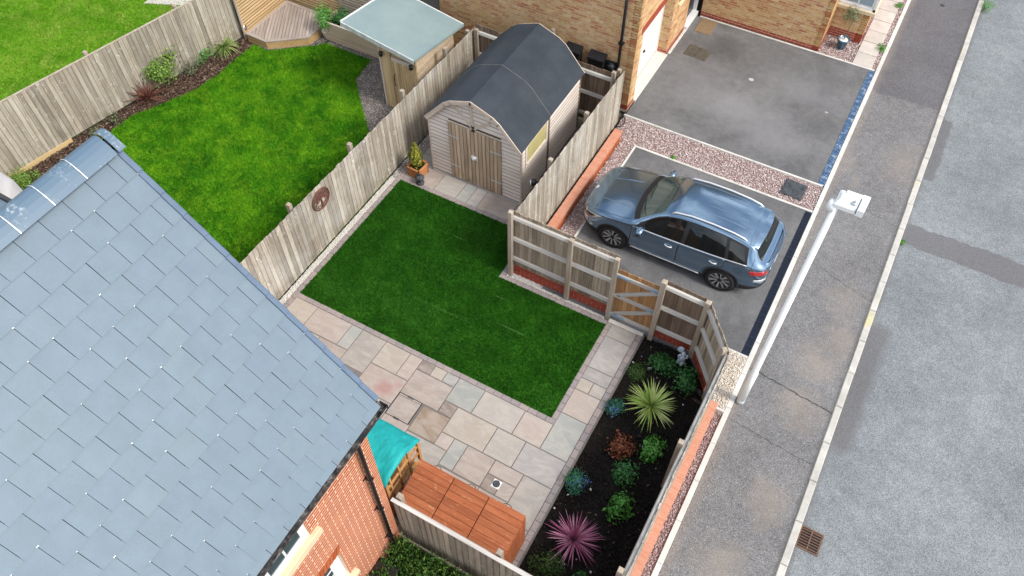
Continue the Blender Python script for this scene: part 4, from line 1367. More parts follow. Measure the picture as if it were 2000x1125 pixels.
# bay right of the gate, canted bay, boundary fence
fence('dark fence bay between the gate and the corner, statue at its foot', (-1.97, 9.68), (-.98, 9.68), .22, (1.97, 1.93), 'fencedark', .104,
      rails=[(.36, .36), (1.12, 1.1), (1.82, 1.78)], rail_off=-.035, posts=[(.05, 2.02), (.98, 1.96)], post_off=-.075, postw=.11)
fence('short canted fence bay cutting the corner beside the cream gravel', (-.97, 9.66), (-.25, 8.76), .18, (1.93, 1.88), 'fencein', .098,
      rails=[(.42, .42), (1.12, 1.12), (1.78, 1.74)], rail_off=-.035, posts=[(1.09, 1.93)], post_off=-.075)
fence('long boundary fence on the brick wall beside the pavement, seen edge on', (-.235, 8.74), (-.235, 1.6), .28, 1.88, 'fence', .106,
      rails=[(.5, .5), (1.15, 1.15), (1.8, 1.8)], rail_off=-.05, posts=[(2.12, 1.92), (4.62, 1.92)], post_off=-.115)
# low fence between hedge and bin store
fence('grey weathered fence between the hedge and the chestnut bin store', (-4.16, 3.36), (-.3, 3.36), .02, 1.76, 'fencefar', .12, flip=True, dz=.006,
      rails=[(.4, .4), (1.62, 1.62)], rail_off=.045, posts=[(.08, 1.84), (2.0, 1.86), (3.7, 1.86)], post_off=.1)
lf = [o for o in COL.objects if o.get('label', '').startswith('grey weathered fence')][0]
O('capping', MB().box(-.02, 3.86, -.035, .03, -.014, .014).mesh('capping', M['rail']), lf, (0, 0, 1.775))


# brick dwarf walls with brick-on-edge copings
def dwarf(label, p0, p1, h, width, brick='coping', face='redbrick', both=False):
    d = Vector((p1[0] - p0[0], p1[1] - p0[1], 0)); L = d.length
    t = E('dwarf_wall', label, 'brick wall', (p0[0], p0[1], 0), math.atan2(d.y, d.x))
    O('core', MB().box(0, L, -width / 2 + .012, width / 2 - .012, -.15, h - .003).mesh('core', M['mortarpink']), t)
    n = int(round(L / .0765)); w = L / n
    me = MB().box(-w / 2 + .0018, w / 2 - .0018, -width / 2, width / 2, -.1, 0, 0, .003).mesh('coping_brick', M[brick])
    for i in range(n):
        O('coping_brick', me, t, ((i + .5) * w, RNG.uniform(-.003, .003), h + RNG.uniform(-.003, .003)))
    fb = MB()
    for r in range(int((h - .1) / .075) + 1):
        zc = h - .1 - .05 - r * .075
        if zc < -.12: break
        k = int(L / .225)
        for i in range(k + 1):
            a = i * .225 - (.1125 if r % 2 else 0)
            for s in (-1, 1):
                fb.box(max(0, a) + .004, min(L, a + .215), s * width / 2 - .02 if s > 0 else -width / 2 + .003, width / 2 - .003 if s > 0 else -width / 2 + .02, zc - .03, zc + .033)
    O('face_bricks', fb.mesh('face_bricks', M[face]), t, kind='stuff')
    return t


dwarf('low brick wall with pinkish coping along the pavement under the boundary fence', (-.16, 1.6), (-.16, 8.62), .30, .215)
dwarf('brick ledge with orange coping at the foot of the side fence by the car', (-5.17, 9.84), (-5.17, 14.98), .26, .215)
dwarf('brick plinth showing under the two fence bays left of the gate', (-5.42, 9.80), (-2.99, 9.80), .28, .2, 'plinth', 'plinth')
dwarf('brick plinth under the dark fence bay right of the gate', (-1.9, 9.76), (-1.0, 9.76), .24, .2, 'plinth', 'plinth')
dwarf('brick plinth under the canted fence bay', (-.93, 9.72), (-.36, 9.0), .2, .2, 'plinth', 'plinth')

# metal disc on the fence: ring, tree trunk, branches, leaf plates
ds = E('wall_disc', 'round rusty metal tree of life disc hung on the long fence', 'wall art', (-9.585, 8.43, 1.46), R(90))
ring = MB()
for rr, tk in ((.275, .016), (.232, .008)):
    ring.tube([(math.cos(a) * rr, 0, math.sin(a) * rr) for a in np.linspace(0, 2 * math.pi, 41)], tk, 6, cap=False)
O('ring', ring.mesh('ring', M['disc']), ds)
tk = MB().tube([(0, 0, -.23), (.01, 0, -.08), (-.01, 0, .02)], [.03, .02, .016], 6)
for k in range(9):
    a = R(20 + k * 17.5)
    tk.tube([(-.01 + .01 * math.cos(a), 0, .0), (.11 * math.cos(a), -.004, .1 * math.sin(a)), (.21 * math.cos(a + .1), 0, .21 * math.sin(a + .1))], [.012, .008, .004], 5)
for a in (200, 222, 318, 340):
    tk.tube([(0, 0, -.2), (.1 * math.cos(R(a)), 0, -.15), (.22 * math.cos(R(a)), 0, .22 * math.sin(R(a)))], [.012, .007, .004], 5)
O('tree_trunk', tk.mesh('tree_trunk', M['disc']), ds)
lv = MB()
for k in range(150):
    a = RNG.uniform(-.35, math.pi + .35); r_ = .225 * math.sqrt(RNG.uniform(.1, 1)); q = RNG.uniform(0, 6.28); s_ = RNG.uniform(.012, .022)
    cx, cz = r_ * math.cos(a), r_ * math.sin(a)
    lv.add([(cx + s_ * 1.5 * math.cos(q), -.006, cz + s_ * 1.5 * math.sin(q)), (cx - s_ * .7 * math.sin(q), -.009, cz + s_ * .7 * math.cos(q)),
            (cx - s_ * 1.5 * math.cos(q), -.006, cz - s_ * 1.5 * math.sin(q)), (cx + s_ * .7 * math.sin(q), -.003, cz - s_ * .7 * math.cos(q))], [(0, 1, 2, 3)])
O('leaves', lv.mesh('leaves', M['disc']), ds, kind='stuff')
# ------------------------------------------------------------------ barn-roof shed
SX0, SX1, SY0, SY1 = -8.78, -6.25, 11.63, 14.70
shed = E('garden_shed', 'bleached shiplap shed with charcoal felt barn roof and double doors', 'shed', (-7.515, 13.16, 0))
SO = Vector((-7.515, 13.16, 0))
def SH(name, mb, mat, par=None, loc=None, rot=(0, 0, 0)):
    return O(name, mb.mesh(name, mat), par or shed, tuple(Vector(loc) - SO) if loc else (tuple(-SO) if par is None else (0, 0, 0)), rot)
cxs = -7.515
PRO = [(-1.30, 1.80), (-.74, 2.435), (-.56, 2.56), (0, 2.77), (.56, 2.56), (.74, 2.435), (1.30, 1.80)]
NP = len(PRO) - 1
inner = [(-1.25, .06), (1.25, .06), (1.25, 1.79), (.64, 2.47), (0, 2.71), (-.64, 2.47), (-1.25, 1.79)]
SH('carcass', MB().add([(cxs + x, y, z) for y in (SY0 + .03, SY1 - .03) for x, z in inner],
                       [tuple(range(7)), tuple(range(13, 6, -1))] + [(i, i + 7, (i + 1) % 7 + 7, (i + 1) % 7) for i in range(7)]), M['sheddoor'])
SH('base', MB().box(SX0 + .05, SX1 - .05, SY0 + .05, SY1 - .05, -.02, .08).box(SX0 - .0, SX1, SY0 - .03, SY0 + .05, -.01, .035), M['rail'])
bp_ = .118
def roofx(z):
    if z <= 1.8: return 1.26
    if z <= 2.5: return 1.26 - (z - 1.8) * (.62 / .70)
    return max(.02, .64 - (z - 2.5) * (.64 / .25))
for j in range(23):
    z = .07 + j * bp_
    x = roofx(z + bp_ * .7)
    if z + bp_ > 2.74: break
    segs = [(-x, x)] if z > 1.9 else [(-x, -.70), (.74, x)]
    for a, b in segs:
        L = (b - a) / 2
        SH('wall_board', MB().add([(-L, -.022, 0), (L, -.022, 0), (L, .012, 0), (-L, .012, 0), (-L, -.006, bp_ - .014), (L, -.006, bp_ - .014), (L, .012, bp_ - .014), (-L, .012, bp_ - .014)],
                                  [(3, 2, 1, 0), (4, 5, 6, 7), (0, 1, 5, 4), (1, 2, 6, 5), (2, 3, 7, 6), (3, 0, 4, 7)]), M['shed'], None, (cxs + (a + b) / 2, SY0, z), (0, 0, 0))
    if z < 1.72:
        yy = [(SY0 + .03, SY1)] if not (1.1 < z + .06 < 1.72) else [(SY0 + .03, 11.80), (12.86, SY1)]
        for a, b in yy:
            L = (b - a) / 2
            SH('wall_board', MB().add([(-L, -.022, 0), (L, -.022, 0), (L, .012, 0), (-L, .012, 0), (-L, -.006, bp_ - .014), (L, -.006, bp_ - .014), (L, .012, bp_ - .014), (-L, .012, bp_ - .014)],
                                      [(3, 2, 1, 0), (4, 5, 6, 7), (0, 1, 5, 4), (1, 2, 6, 5), (2, 3, 7, 6), (3, 0, 4, 7)]), M['shed'], None, (SX1 - .01, (a + b) / 2, z), (0, 0, R(90)))
SH('rear_panel', MB().box(SX0 + .03, SX1 - .03, SY1 - .03, SY1, .06, 1.8), M['shed'])
SH('left_panel', MB().box(SX0, SX0 + .03, SY0 + .03, SY1 - .03, .06, 1.8), M['shed'])
# doors
for s in (-1, 1):
    d = O('door', MB().box(0, .715, -.02, .0, .08, 1.86).mesh('door', M['sheddoor']), shed, tuple(Vector((cxs + (-.695 if s < 0 else .025), SY0 - .012, 0)) - SO))
    bm2 = MB().box(-.0455, .0455, -.014, .0, 0, 1.76, 0, 0).mesh('door_board', M['sheddoor'])
    for k in range(7):
        O('door_board', bm2, d, (.05 + k * .1025, -.0205, .09), (0, 0, RNG.uniform(-.01, .01)))
    for z in (.5, 1.45):
        x0 = .0 if s < 0 else .42
        O('hinge', MB().box(x0, x0 + .3, -.037, -.033, z - .018, z + .018).mesh('hinge', M['galv']), d)
SH('door_head', MB().box(cxs - .72, cxs + .76, SY0 - .035, SY0 - .013, 1.87, 1.90), M['shedtrim'])
SH('door_latch', MB().box(cxs - .03, cxs + .05, SY0 - .06, SY0 - .045, 1.86, 1.92), M['blackmatt'])
SH('padlock_plate', MB().box(cxs - .09, cxs + .09, SY0 - .06, SY0 - .045, .95, 1.07, 0, .02).lathe([(.045, 0), (.05, .03), (.02, .05)], 12, 0, Matrix.Translation((cxs, SY0 - .06, 1.0)) @ Matrix.Rotation(R(90), 4, 'X')), M['silver'])
for a, b in (((0, 1.93), (-.5, 2.42)), ((0, 1.93), (-.06, 2.66)), ((0, 1.93), (.46, 2.28))):
    v = Vector((b[0] - a[0], 0, b[1] - a[1])); L = v.length
    SH('gable_brace', MB().box(0, L, -.02, 0, -.04, .04), M['shedtrim'], None, (cxs + a[0], SY0 - .013, a[1]), (0, -math.atan2(v.z, v.x), 0))
# roof skins
yR0, yR1, ymid = SY0 - .09, SY1 + .09, 12.95
def offs(t):
    out = []
    for i, (x, z) in enumerate(PRO):
        ns = []
        for j in (i - 1, i):
            if 0 <= j < NP:
                dx, dz_ = PRO[j + 1][0] - PRO[j][0], PRO[j + 1][1] - PRO[j][1]; l = math.hypot(dx, dz_)
                ns.append((-dz_ / l, dx / l))
        nx, nz = sum(q[0] for q in ns), sum(q[1] for q in ns); l = math.hypot(nx, nz)
        k = t / max(.3, (nx * ns[0][0] + nz * ns[0][1]) / l)
        out.append((x + nx / l * k, z + nz / l * k))
    return out
for (a, b, t) in ((yR0, ymid + .03, .030), (ymid - .03, yR1, .024)):
    lo_, hi_ = offs(.002), offs(t)
    pf = lo_ + hi_[::-1]
    n5 = len(pf)
    v = [(cxs + x, a, z) for x, z in pf] + [(cxs + x, b, z) for x, z in pf]
    f = [(i, (i + 1) % n5, n5 + (i + 1) % n5, n5 + i) for i in range(n5)]
    f += [(i, n5 - 1 - i, n5 - 2 - i, i + 1) for i in range(NP)] + [(n5 + i, n5 + i + 1, 2 * n5 - 2 - i, 2 * n5 - 1 - i) for i in range(NP)]
    SH('roof_felt', MB().add(v, f), M['felt'])
for i in range(NP):
    (x0, z0), (x1, z1) = PRO[i], PRO[i + 1]
    for y, mm in ((yR0 - .022, 'shedtrim'), (yR1, 'shedtrim')):
        dx, dz_ = x1 - x0, z1 - z0; l = math.hypot(dx, dz_)
        SH('bargeboard', MB().box(-.005, l + .005, 0, .02, -.085, .02), M[mm], None, (cxs + x0, y, z0), (0, -math.atan2(dz_, dx), 0))
sm_ = MB().tube([(cxs + x, ymid + .03, z) for x, z in offs(.03)], .007, 5)
SH('felt_seam', sm_, plain('seam_line', (.13, .14, .13), .8))
for x in (SX0 - .005, SX1 - .005):
    SH('corner_trim', MB().box(x - .012, x + .03, SY0 - .025, SY0 + .03, .06, 1.8), M['shedtrim'])
SH('cover_strip', MB().box(SX1 + .002, SX1 + .02, 12.94, 13.02, .06, 1.78), M['sheddoor'])
SH('cover_strip', MB().box(SX1 + .002, SX1 + .02, SY1 - .05, SY1, .06, 1.78), M['sheddoor'])
wv = SH('window', MB().box(SX1 - .025, SX1 + .006, 11.80, 12.86, 1.12, 1.74), M['shed'])
O('pane', MB().box(SX1 + .006, SX1 + .012, 11.86, 12.82, 1.2, 1.7).mesh('pane', M['yellowblind']), wv, (0, 0, 0))
O('frame', MB().box(SX1 + .007, SX1 + .03, 11.8, 11.86, 1.12, 1.74).box(SX1 + .007, SX1 + .03, 12.82, 12.9, 1.12, 1.74).box(SX1 + .007, SX1 + .03, 11.86, 12.82, 1.12, 1.2).mesh('frame', M['shed']), wv)
# round floodlight on the fence post side of the shed
fl = E('flood_light', 'round black flood light with white lens at the shed corner by the side fence', 'light', (-5.62, 11.05, 1.62), R(-60))
O('body', MB().lathe([(.03, -.07), (.075, -.05), (.085, .0), (.08, .05), (.06, .06)], 20, 0, Matrix.Rotation(R(90), 4, 'X')).mesh('body', M['black'], True), fl)
O('lens', MB().lathe([(.06, .058), (.06, .072), (.03, .078)], 20, 0, Matrix.Rotation(R(90), 4, 'X')).mesh('lens', M['white'], True), fl)
O('bracket', MB().box(-.025, .025, .06, .2, -.02, .02).mesh('bracket', M['black']), fl)
# wooden planter with golden conifer is in the planting section

# ------------------------------------------------------------------ log store with green-grey pent roof
ls = E('log_store', 'timber store with grey green pent roof and black lamps', 'shed', (-10.6, 13.9, 0))
LO = Vector((-10.6, 13.9, 0))
def LS(name, mb, mat, par=None):
    return O(name, mb.mesh(name, mat), par or ls, tuple(-LO) if par is None else (0, 0, 0))
A, B, C_, D = (-12.18, 12.93, 2.36), (-10.04, 12.95, 1.96), (-9.86, 15.0, 1.80), (-12.0, 14.98, 2.2)
def slab4(q, t):
    return [tuple(p) for p in q] + [(p[0], p[1], p[2] + t) for p in q]
F6 = [(3, 2, 1, 0), (4, 5, 6, 7), (0, 1, 5, 4), (1, 2, 6, 5), (2, 3, 7, 6), (3, 0, 4, 7)]
def lerp(p, q, t): return tuple(p[i] + (q[i] - p[i]) * t for i in range(3))
for k, (t0, t1) in enumerate(((0, .36), (.34, .68), (.66, 1.0))):
    q = [lerp(A, B, t0), lerp(A, B, t1), lerp(D, C_, t1), lerp(D, C_, t0)]
    q = [(p[0], p[1], p[2] + .004 * k) for p in q]
    LS('roof_sheet', MB().add(slab4(q, .02), F6), M['feltg'])
def strip(name, p, q, w, h, mat, dn=.06):
    v = Vector(q) - Vector(p); L = v.length
    return O(name, MB().box(0, L, -w, 0, -dn, h).mesh(name, mat), ls, tuple(Vector(p) - LO), (0, -math.atan2(v.z, math.hypot(v.x, v.y)), math.atan2(v.y, v.x)))
strip('roof_trim', (A[0], A[1], A[2]), (B[0], B[1], B[2]), .025, .035, M['metaltrim'], .09)
strip('roof_trim', B, C_, .02, .02, M['feltg'], .03)
strip('roof_trim', C_, D, .02, .05, M['white'], .06)
strip('roof_trim', D, A, .02, .05, M['white'], .06)
FX0, FX1, FY = -11.16, -10.06, 13.06
LS('carcass', MB().box(FX0 + .02, FX1 - .02, FY + .03, 14.75, .02, 1.80), M['storev'])
bm3 = MB().box(-.05, .05, -.016, 0, 0, 1, 0, 0).mesh('front_board', M['storev'])
for k in range(3):
    O('front_board', bm3, ls, tuple(Vector((FX0 + .06 + k * .1, FY, .02)) - LO), (0, 0, 0), (1, 1, 2.0 - k * .02))
for k in range(1):
    O('front_board', bm3, ls, tuple(Vector((FX1 - .06, FY, .02)) - LO), (0, 0, 0), (1, 1, 1.86))
dd = LS('door', MB().box(FX0 + .32, FX1 - .12, FY - .012, FY + .02, .04, 1.74), M['storev'])
db = MB().box(-.036, .036, -.016, 0, .06, 1.66, 0, 0).mesh('door_board', M['storev'])
for k in range(8):
    O('door_board', db, dd, (FX0 + .37 + k * .0815, FY - .012, 0), (0, 0, RNG.uniform(-.06, .06)))
LS('door_head', MB().box(FX0 + .36, FX1 - .14, FY - .045, FY - .02, 1.66, 1.76), M['shedtrim'])
LS('door_handle', MB().tube([(FX0 + .4, FY - .04, 1.25), (FX0 + .4, FY - .08, 1.22), (FX0 + .4, FY - .08, .9), (FX0 + .4, FY - .04, .87)], .01, 6), M['black'])
for k in range(14):
    z = .05 + k * .125
    zt = 1.86 if z < 1.75 else 1.9
    LS('side_board', MB().box(FX1 - .02, FX1 + .002 + RNG.uniform(0, .004), FY - .0, 14.8, z, z + .119), M['store'])
LS('corner_post', MB().box(FX0 - .05, FX0 + .0, FY - .03, FY + .05, 0, 2.02), M['shedtrim'])
for x, z in ((FX0 + .09, 1.80), (FX1 - .1, 1.72)):
    lm = MB().lathe([(.03, -.06), (.055, -.055), (.058, .05), (.05, .06)], 14).mesh('lamp', M['black'], True)
    O('lamp', lm, ls, tuple(Vector((x, FY - .10, z)) - LO))
LS('rear_fill', MB().box(-12.05, -11.2, 15.0, 15.05, 0, 1.9), M['store'])
LS('rear_post', MB().box(-12.05, -11.97, 14.95, 15.03, 0, 2.2), M['store'])
# long timber planter wall running from deck to store
pl = E('timber_planter', 'long waist high planter of horizontal boards between deck and log store', 'planter', (-12.8, 14.8, 0))
for k in range(5):
    z = .02 + k * .122
    O('plank', MB().box(-1.62, 1.62, -.015, .02, 0, .118).mesh('plank', M['store']), pl, (0, -.22 + RNG.uniform(-.003, .003), z))
O('end_panel', MB().box(-1.62, -1.58, -.2, .45, .02, .62).mesh('end_panel', M['store']), pl)
O('top_rail', MB().box(-1.63, 1.62, -.245, -.2, .625, .65).mesh('top_rail', M['shedtrim']), pl)
O('planter_soil', MB().box(-1.58, 1.6, -.19, .45, .1, .5).mesh('planter_soil', M['soil']), pl)

# ------------------------------------------------------------------ corner deck and slatted screen
DK = [(-16.40, 13.38), (-15.64, 13.36), (-14.68, 14.13), (-14.64, 15.28), (-16.40, 15.28)]
dk = E('corner_deck', 'five sided corner deck of grey brown boards before the slatted screen', 'deck', (-15.6, 14.3, 0))
DO = Vector((-15.6, 14.3, 0))
def lp(p): return (p[0] + 15.6, p[1] - 14.3)
LP = [lp(p) for p in DK]
fa = MB()
O('fascia', MB().prism([(x * .985, y * .985) for x, y in LP], -.02, .222).mesh('fascia', M['deckside']), dk)
def clip(poly, n, d, keep):
    out = []
    for i in range(len(poly)):
        a, b = poly[i], poly[(i + 1) % len(poly)]
        fa_, fb_ = (a[0] * n[0] + a[1] * n[1] - d) * keep, (b[0] * n[0] + b[1] * n[1] - d) * keep
        if fa_ >= 0: out.append(a)
        if fa_ * fb_ < 0:
            t = fa_ / (fa_ - fb_); out.append((a[0] + (b[0] - a[0]) * t, a[1] + (b[1] - a[1]) * t))
    return out
along = Vector((-.52, .854)).normalized(); acr = (along.y, -along.x)
IN = [(x * .88, y * .88) for x, y in LP]
w_ = .098
rotm = math.atan2(along.y, along.x)
for k in range(-14, 15):
    q = clip(IN, acr, k * w_ + .006, 1); q = clip(q, acr, (k + 1) * w_ - .006, -1) if len(q) > 2 else []
    if len(q) > 2:
        c = (sum(p[0] for p in q) / len(q), sum(p[1] for p in q) / len(q))
        ca, sa = math.cos(-rotm), math.sin(-rotm)
        ql = [((x - c[0]) * ca - (y - c[1]) * sa, (x - c[0]) * sa + (y - c[1]) * ca) for x, y in q]
        O('deck_board', MB().prism(ql, .224, .248).mesh('deck_board', M['deck']), dk, (c[0], c[1], 0), (0, 0, rotm))
for i in range(5):
    a, b = LP[i], LP[(i + 1) % 5]; c, d = IN[(i + 1) % 5], IN[i]
    O('border_board', MB().prism([a, b, (c[0] * 1.005, c[1] * 1.005), (d[0] * 1.005, d[1] * 1.005)], .22, .255).mesh('border_board', M['deck']), dk)
sc1 = E('slatted_screen', 'warm slatted timber screen along the left of the corner deck', 'screen', (-16.52, 13.4, 0), R(90))
sc2 = E('slatted_screen', 'slatted timber screen behind the deck, greying towards the log store', 'screen', (-16.5, 15.42, 0), 0)
for t, L, m1, m2 in ((sc1, 2.0, 'slat', 'slat'), (sc2, 4.9, 'slat', 'slatgrey')):
    me1 = MB().box(0, min(L, 2.1), -.012, .012, 0, .06, 0, .003).mesh('slat', M[m1])
    me2 = MB().box(2.1, L, -.012, .012, 0, .06, 0, .003).mesh('slat', M[m2]) if L > 2.1 else None
    for k in range(18):
        z = .05 + k * .092
        O('slat', me1, t, (0, RNG.uniform(-.002, .002), z))
        if me2: O('slat', me2, t, (0, RNG.uniform(-.002, .002), z))
    O('backing', MB().box(0, L, .03, .045, 0, 1.72).mesh('backing', M['blackmatt']), t)
    for x in ((0.03, L - .05) if L < 3 else (.05, 2.1, 4.4)):
        O('post', MB().box(x - .04, x + .04, -.035, -.0125, 0, 1.75).mesh('post', M['post']), t)

# ------------------------------------------------------------------ bin store with three lids
bs = E('bin_store', 'chestnut stained timber bin store with three planked lids', 'bin store', (-3.235, 3.94, 0))
BX0, BX1, BY0, BY1 = -4.31, -2.17, 3.53, 4.37
ZF, ZB = 1.10, 1.26
sl_b = math.atan2(ZB - ZF, BY1 - BY0); ll = math.hypot(ZB - ZF, BY1 - BY0)
O('carcass', MB().add([(-1.05, -.39, 0), (1.05, -.39, 0), (1.05, .41, 0), (-1.05, .41, 0), (-1.05, -.39, ZF - .03), (1.05, -.39, ZF - .03), (1.05, .41, ZB - .03), (-1.05, .41, ZB - .03)], F6).mesh('carcass', M['bin']), bs)
for x in (-1.068, 1.05):
    for k in range(8):
        y0 = -.40 + k * .1035
        zt = ZF - .025 + (ZB - ZF) * (k / 8)
        O('side_board', MB().box(x, x + .018, y0, y0 + .0995, .03, zt).mesh('side_board', M['bin']), bs)
for i in range(3):
    x0 = BX0 + i * (BX1 - BX0) / 3 + .008; x1 = BX0 + (i + 1) * (BX1 - BX0) / 3 - .008
    L = x1 - x0
    lid = O('lid', MB().box(0, L, 0, ll, -.03, -.003).mesh('lid', M['bin']), bs, (x0 + 3.235, BY0 - 3.94, ZF), (sl_b, 0, 0))
    pw = ll / 7
    pm = MB().box(-L / 2, L / 2, -pw / 2 + .0018, pw / 2 - .0018, -.012, .012, 0, .004).mesh('plank', M['bin'])
    for k in range(7):
        O('plank', pm, lid, (L / 2, (k + .5) * pw, .009), (0, RNG.uniform(-.002, .002), 0))
    O('rope_handle', MB().tube([(L * .5 - .08, ll + .0, .012), (L * .5 - .04, ll + .03, .01), (L * .5 + .04, ll + .03, .01), (L * .5 + .08, ll, .012)], .008, 6).mesh('rope_handle', M['fencedark']), lid)
    O('door', MB().box(.01, L - .01, .02, .04, -1.15, -.06).mesh('door', M['bin']), bs, (x0 + 3.235, .40, ZB - .0))

# ------------------------------------------------------------------ teal canopied sand table
cp = E('play_canopy', 'teal canvas canopy on an orange timber frame tucked by the house wall', 'play canopy', (-4.9, 4.1, 0))
O('canopy', mk('canopy', [], [], []), cp) if False else None
nx_, ny_ = 14, 14
X = np.linspace(-.52, .39, nx_); Y = np.linspace(-.52, .54, ny_)
gx, gy = np.meshgrid(X, Y)
def canz(x, y):
    z = np.where(y > .12, 1.62 - (y - .12) * .62, np.where(y > -.36, 1.62 - (.12 - y) * .10, 1.572 - (-.36 - y) * .75))
    return z - .035 * np.cos(x * 3.0) * 0 - .02 * np.exp(-((x - .2) ** 2 + (y + .3) ** 2) / .02) + .012 * np.sin(x * 9 + y * 7)
gz = canz(gx, gy)
ii = np.arange(nx_ * ny_).reshape(ny_, nx_)
F = np.stack([ii[:-1, :-1], ii[:-1, 1:], ii[1:, 1:], ii[1:, :-1]], -1).reshape(-1, 4).tolist()
V = np.stack([gx, gy, gz], -1).reshape(-1, 3).tolist()
k0 = len(V)
bd = [*ii[0, :], *ii[1:, -1], *ii[-1, -2::-1], *ii[-2:0, 0]]
for b in bd:
    p = V[b]; V.append((p[0] * 1.01, p[1] * 1.01, p[2] - .07))
for i in range(len(bd)):
    j = (i + 1) % len(bd)
    F.append((bd[i], k0 + i, k0 + j, bd[j]))
O('canopy', mk('canopy', V, F, M['teal'], None, True), cp)
for x in (-.48, .35):
    for y in (-.48, .5):
        O('post', MB().box(x - .03, x + .03, y - .03, y + .03, 0, canz(x, y) - .03).mesh('post', M['oak']), cp)
for y in (-.36, -.1, .2):
    O('baluster', MB().box(.33, .37, y - .02, y + .02, 0, 1.42).mesh('baluster', M['oak']), cp)
for z in (.25, .55, .85, 1.12):
    O('rail', MB().box(.333, .367, -.45, .47, z, z + .05).mesh('rail', M['oak']), cp)
    O('rail', MB().box(-.45, .32, -.495, -.465, z, z + .05).mesh('rail', M['oak']), cp)
O('shelf', MB().box(-.45, .32, -.45, .44, .4, .44).mesh('shelf', M['oak']), cp)

# ------------------------------------------------------------------ lamp post
lp_ = E('street_lamp', 'tall white street lamp post with box lantern leaning over the pavement', 'street lamp', (.32, 9.04, 0))
O('post', MB().tube([(0, 0, 0), (0, 0, 1.2), (0, 0, 1.22), (0, .02, 5.95)], [.078, .078, .064, .047], 20).mesh('post', M['whitepaint'], True), lp_)
O('root_section', MB().tube([(0, 0, .0), (0, 0, .14)], .081, 20).mesh('root_section', M['galv'], True), lp_)
O('post_door', MB().box(.05, .076, -.035, .035, .5, 1.0).mesh('post_door', M['whitepaint']), lp_)
hd = O('lantern', MB().box(-.03, .38, -.165, .165, 0, .10, 0, .03).mesh('lantern', M['whitepaint']), lp_, (0, .14, 5.95), (0, -.06, -.04))
O('lantern_fin', MB().box(.06, .34, .075, .15, .101, .125, 0, .01).box(.01, .1, -.1, .07, .101, .135, 0, .015).mesh('lantern_fin', M['whitepaint']), hd)
O('lantern_lid', MB().box(.295, .395, -.173, .173, -.008, .118, 0, .012).mesh('lantern_lid', M['whitepaint']), hd)
O('photocell', MB().lathe([(.045, 0), (.045, .03), (.02, .045)], 14).lathe([(.015, .045), (.013, .075)], 8).mesh('photocell', M['galv'], True), hd, (.23, -.07, .10))
O('groove', MB().box(.281, .294, -.167, .167, .02, .102).mesh('groove', M['iron']), hd)
O('spigot', MB().tube([(-.06, -.12, -.1), (-.03, -.08, .04)], .075, 14).mesh('spigot', M['whitepaint'], True), hd)

# gully grate in the road
gl = E('gully_grate', 'rusty slotted gully grate in the road by the kerb', 'drain grate', (2.42, 6.97, -.09))
O('pit', MB().box(-.20, .2, -.215, .215, -.03, -.005).mesh('pit', M['blackmatt']), gl)
O('frame', MB().box(-.21, .21, -.225, -.195, -.03, .012).box(-.21, .21, .195, .225, -.03, .012).box(-.21, -.18, -.195, .195, -.03, .012).box(.18, .21, -.195, .195, -.03, .012).mesh('frame', M['rust']), gl)
for k in range(7):
    y = -.165 + k * .055
    O('bar', MB().box(-.18, .18, y - .009, y + .009, -.01, .018).mesh('bar', M['rust']), gl)
O('cross_bar', MB().box(-.012, .012, -.195, .195, -.01, .021).mesh('cross_bar', M['rust']), gl)
# covers
mc = E('inspection_cover', 'square dark inspection cover in the pink gravel strip', 'drain cover', (-.53, 15.4, 0), R(-2))
O('frame', MB().box(-.27, .27, -.28, .28, -.05, .012).mesh('frame', M['iron']), mc)
for i in range(2):
    for j in range(2):
        O('plate', MB().box(-.235 + i * .237, -.003 + i * .237, -.245 + j * .247, -.003 + j * .247, .012, .02, 0, .004).mesh('plate', M['iron']), mc)
mc = E('inspection_cover', 'ribbed brown inspection cover in the empty driveway', 'drain cover', (-4.62, 19.33, .006), R(-3))
O('frame', MB().box(-.34, .34, -.27, .27, -.05, .008).mesh('frame', M['ironbrown']), mc)
for k in range(14):
    x = -.31 + k * .0477
    O('rib', MB().box(x - .014, x + .014, -.24, .24, .008, .018, 0, .003).mesh('rib', M['ironbrown']), mc)
O('keyhole', MB().box(-.03, .01, .15, .18, .0185, .0205).box(-.03, .01, -.18, -.15, .0185, .0205).mesh('keyhole', M['blackmatt']), mc)
dm = O('door_mat', MB().box(-.25, .25, -.36, .36, 0, .02, 0, .008).mesh('door_mat', M['mat']), None, (-4.86, 20.62, .006), (0, 0, .02), label='brown coir mat at the white step of the buff house', cat='door mat')
O('round_cover', MB().lathe([(.075, 0), (.075, .006), (.06, .008)], 20).mesh('round_cover', M['iron']), None, (1.12, 25.2, 0), label='small round dark cover in the pavement at the far end', cat='drain cover')
# ------------------------------------------------------------------ parked car
def ip(x, tab):
    a = np.array(tab, float)
    # smooth monotone-ish interpolation
    xs = np.asarray(x, float)
    xx, yy = a[:, 0], a[:, 1]
    h = np.diff(xx); d = np.diff(yy) / h
    m = np.zeros(len(xx)); m[0], m[-1] = d[0], d[-1]
    for i in range(1, len(xx) - 1):
        m[i] = 0 if d[i - 1] * d[i] <= 0 else (h[i - 1] + h[i]) / (h[i - 1] / d[i] + h[i] / d[i - 1]) if False else 2 * d[i - 1] * d[i] / (d[i - 1] + d[i])
    i = np.clip(np.searchsorted(xx, xs) - 1, 0, len(h) - 1)
    t = np.clip((xs - xx[i]) / h[i], 0, 1)
    return (yy[i] * (1 + 2 * t) * (1 - t) ** 2 + m[i] * h[i] * t * (1 - t) ** 2 + yy[i + 1] * t * t * (3 - 2 * t) + m[i + 1] * h[i] * t * t * (t - 1))


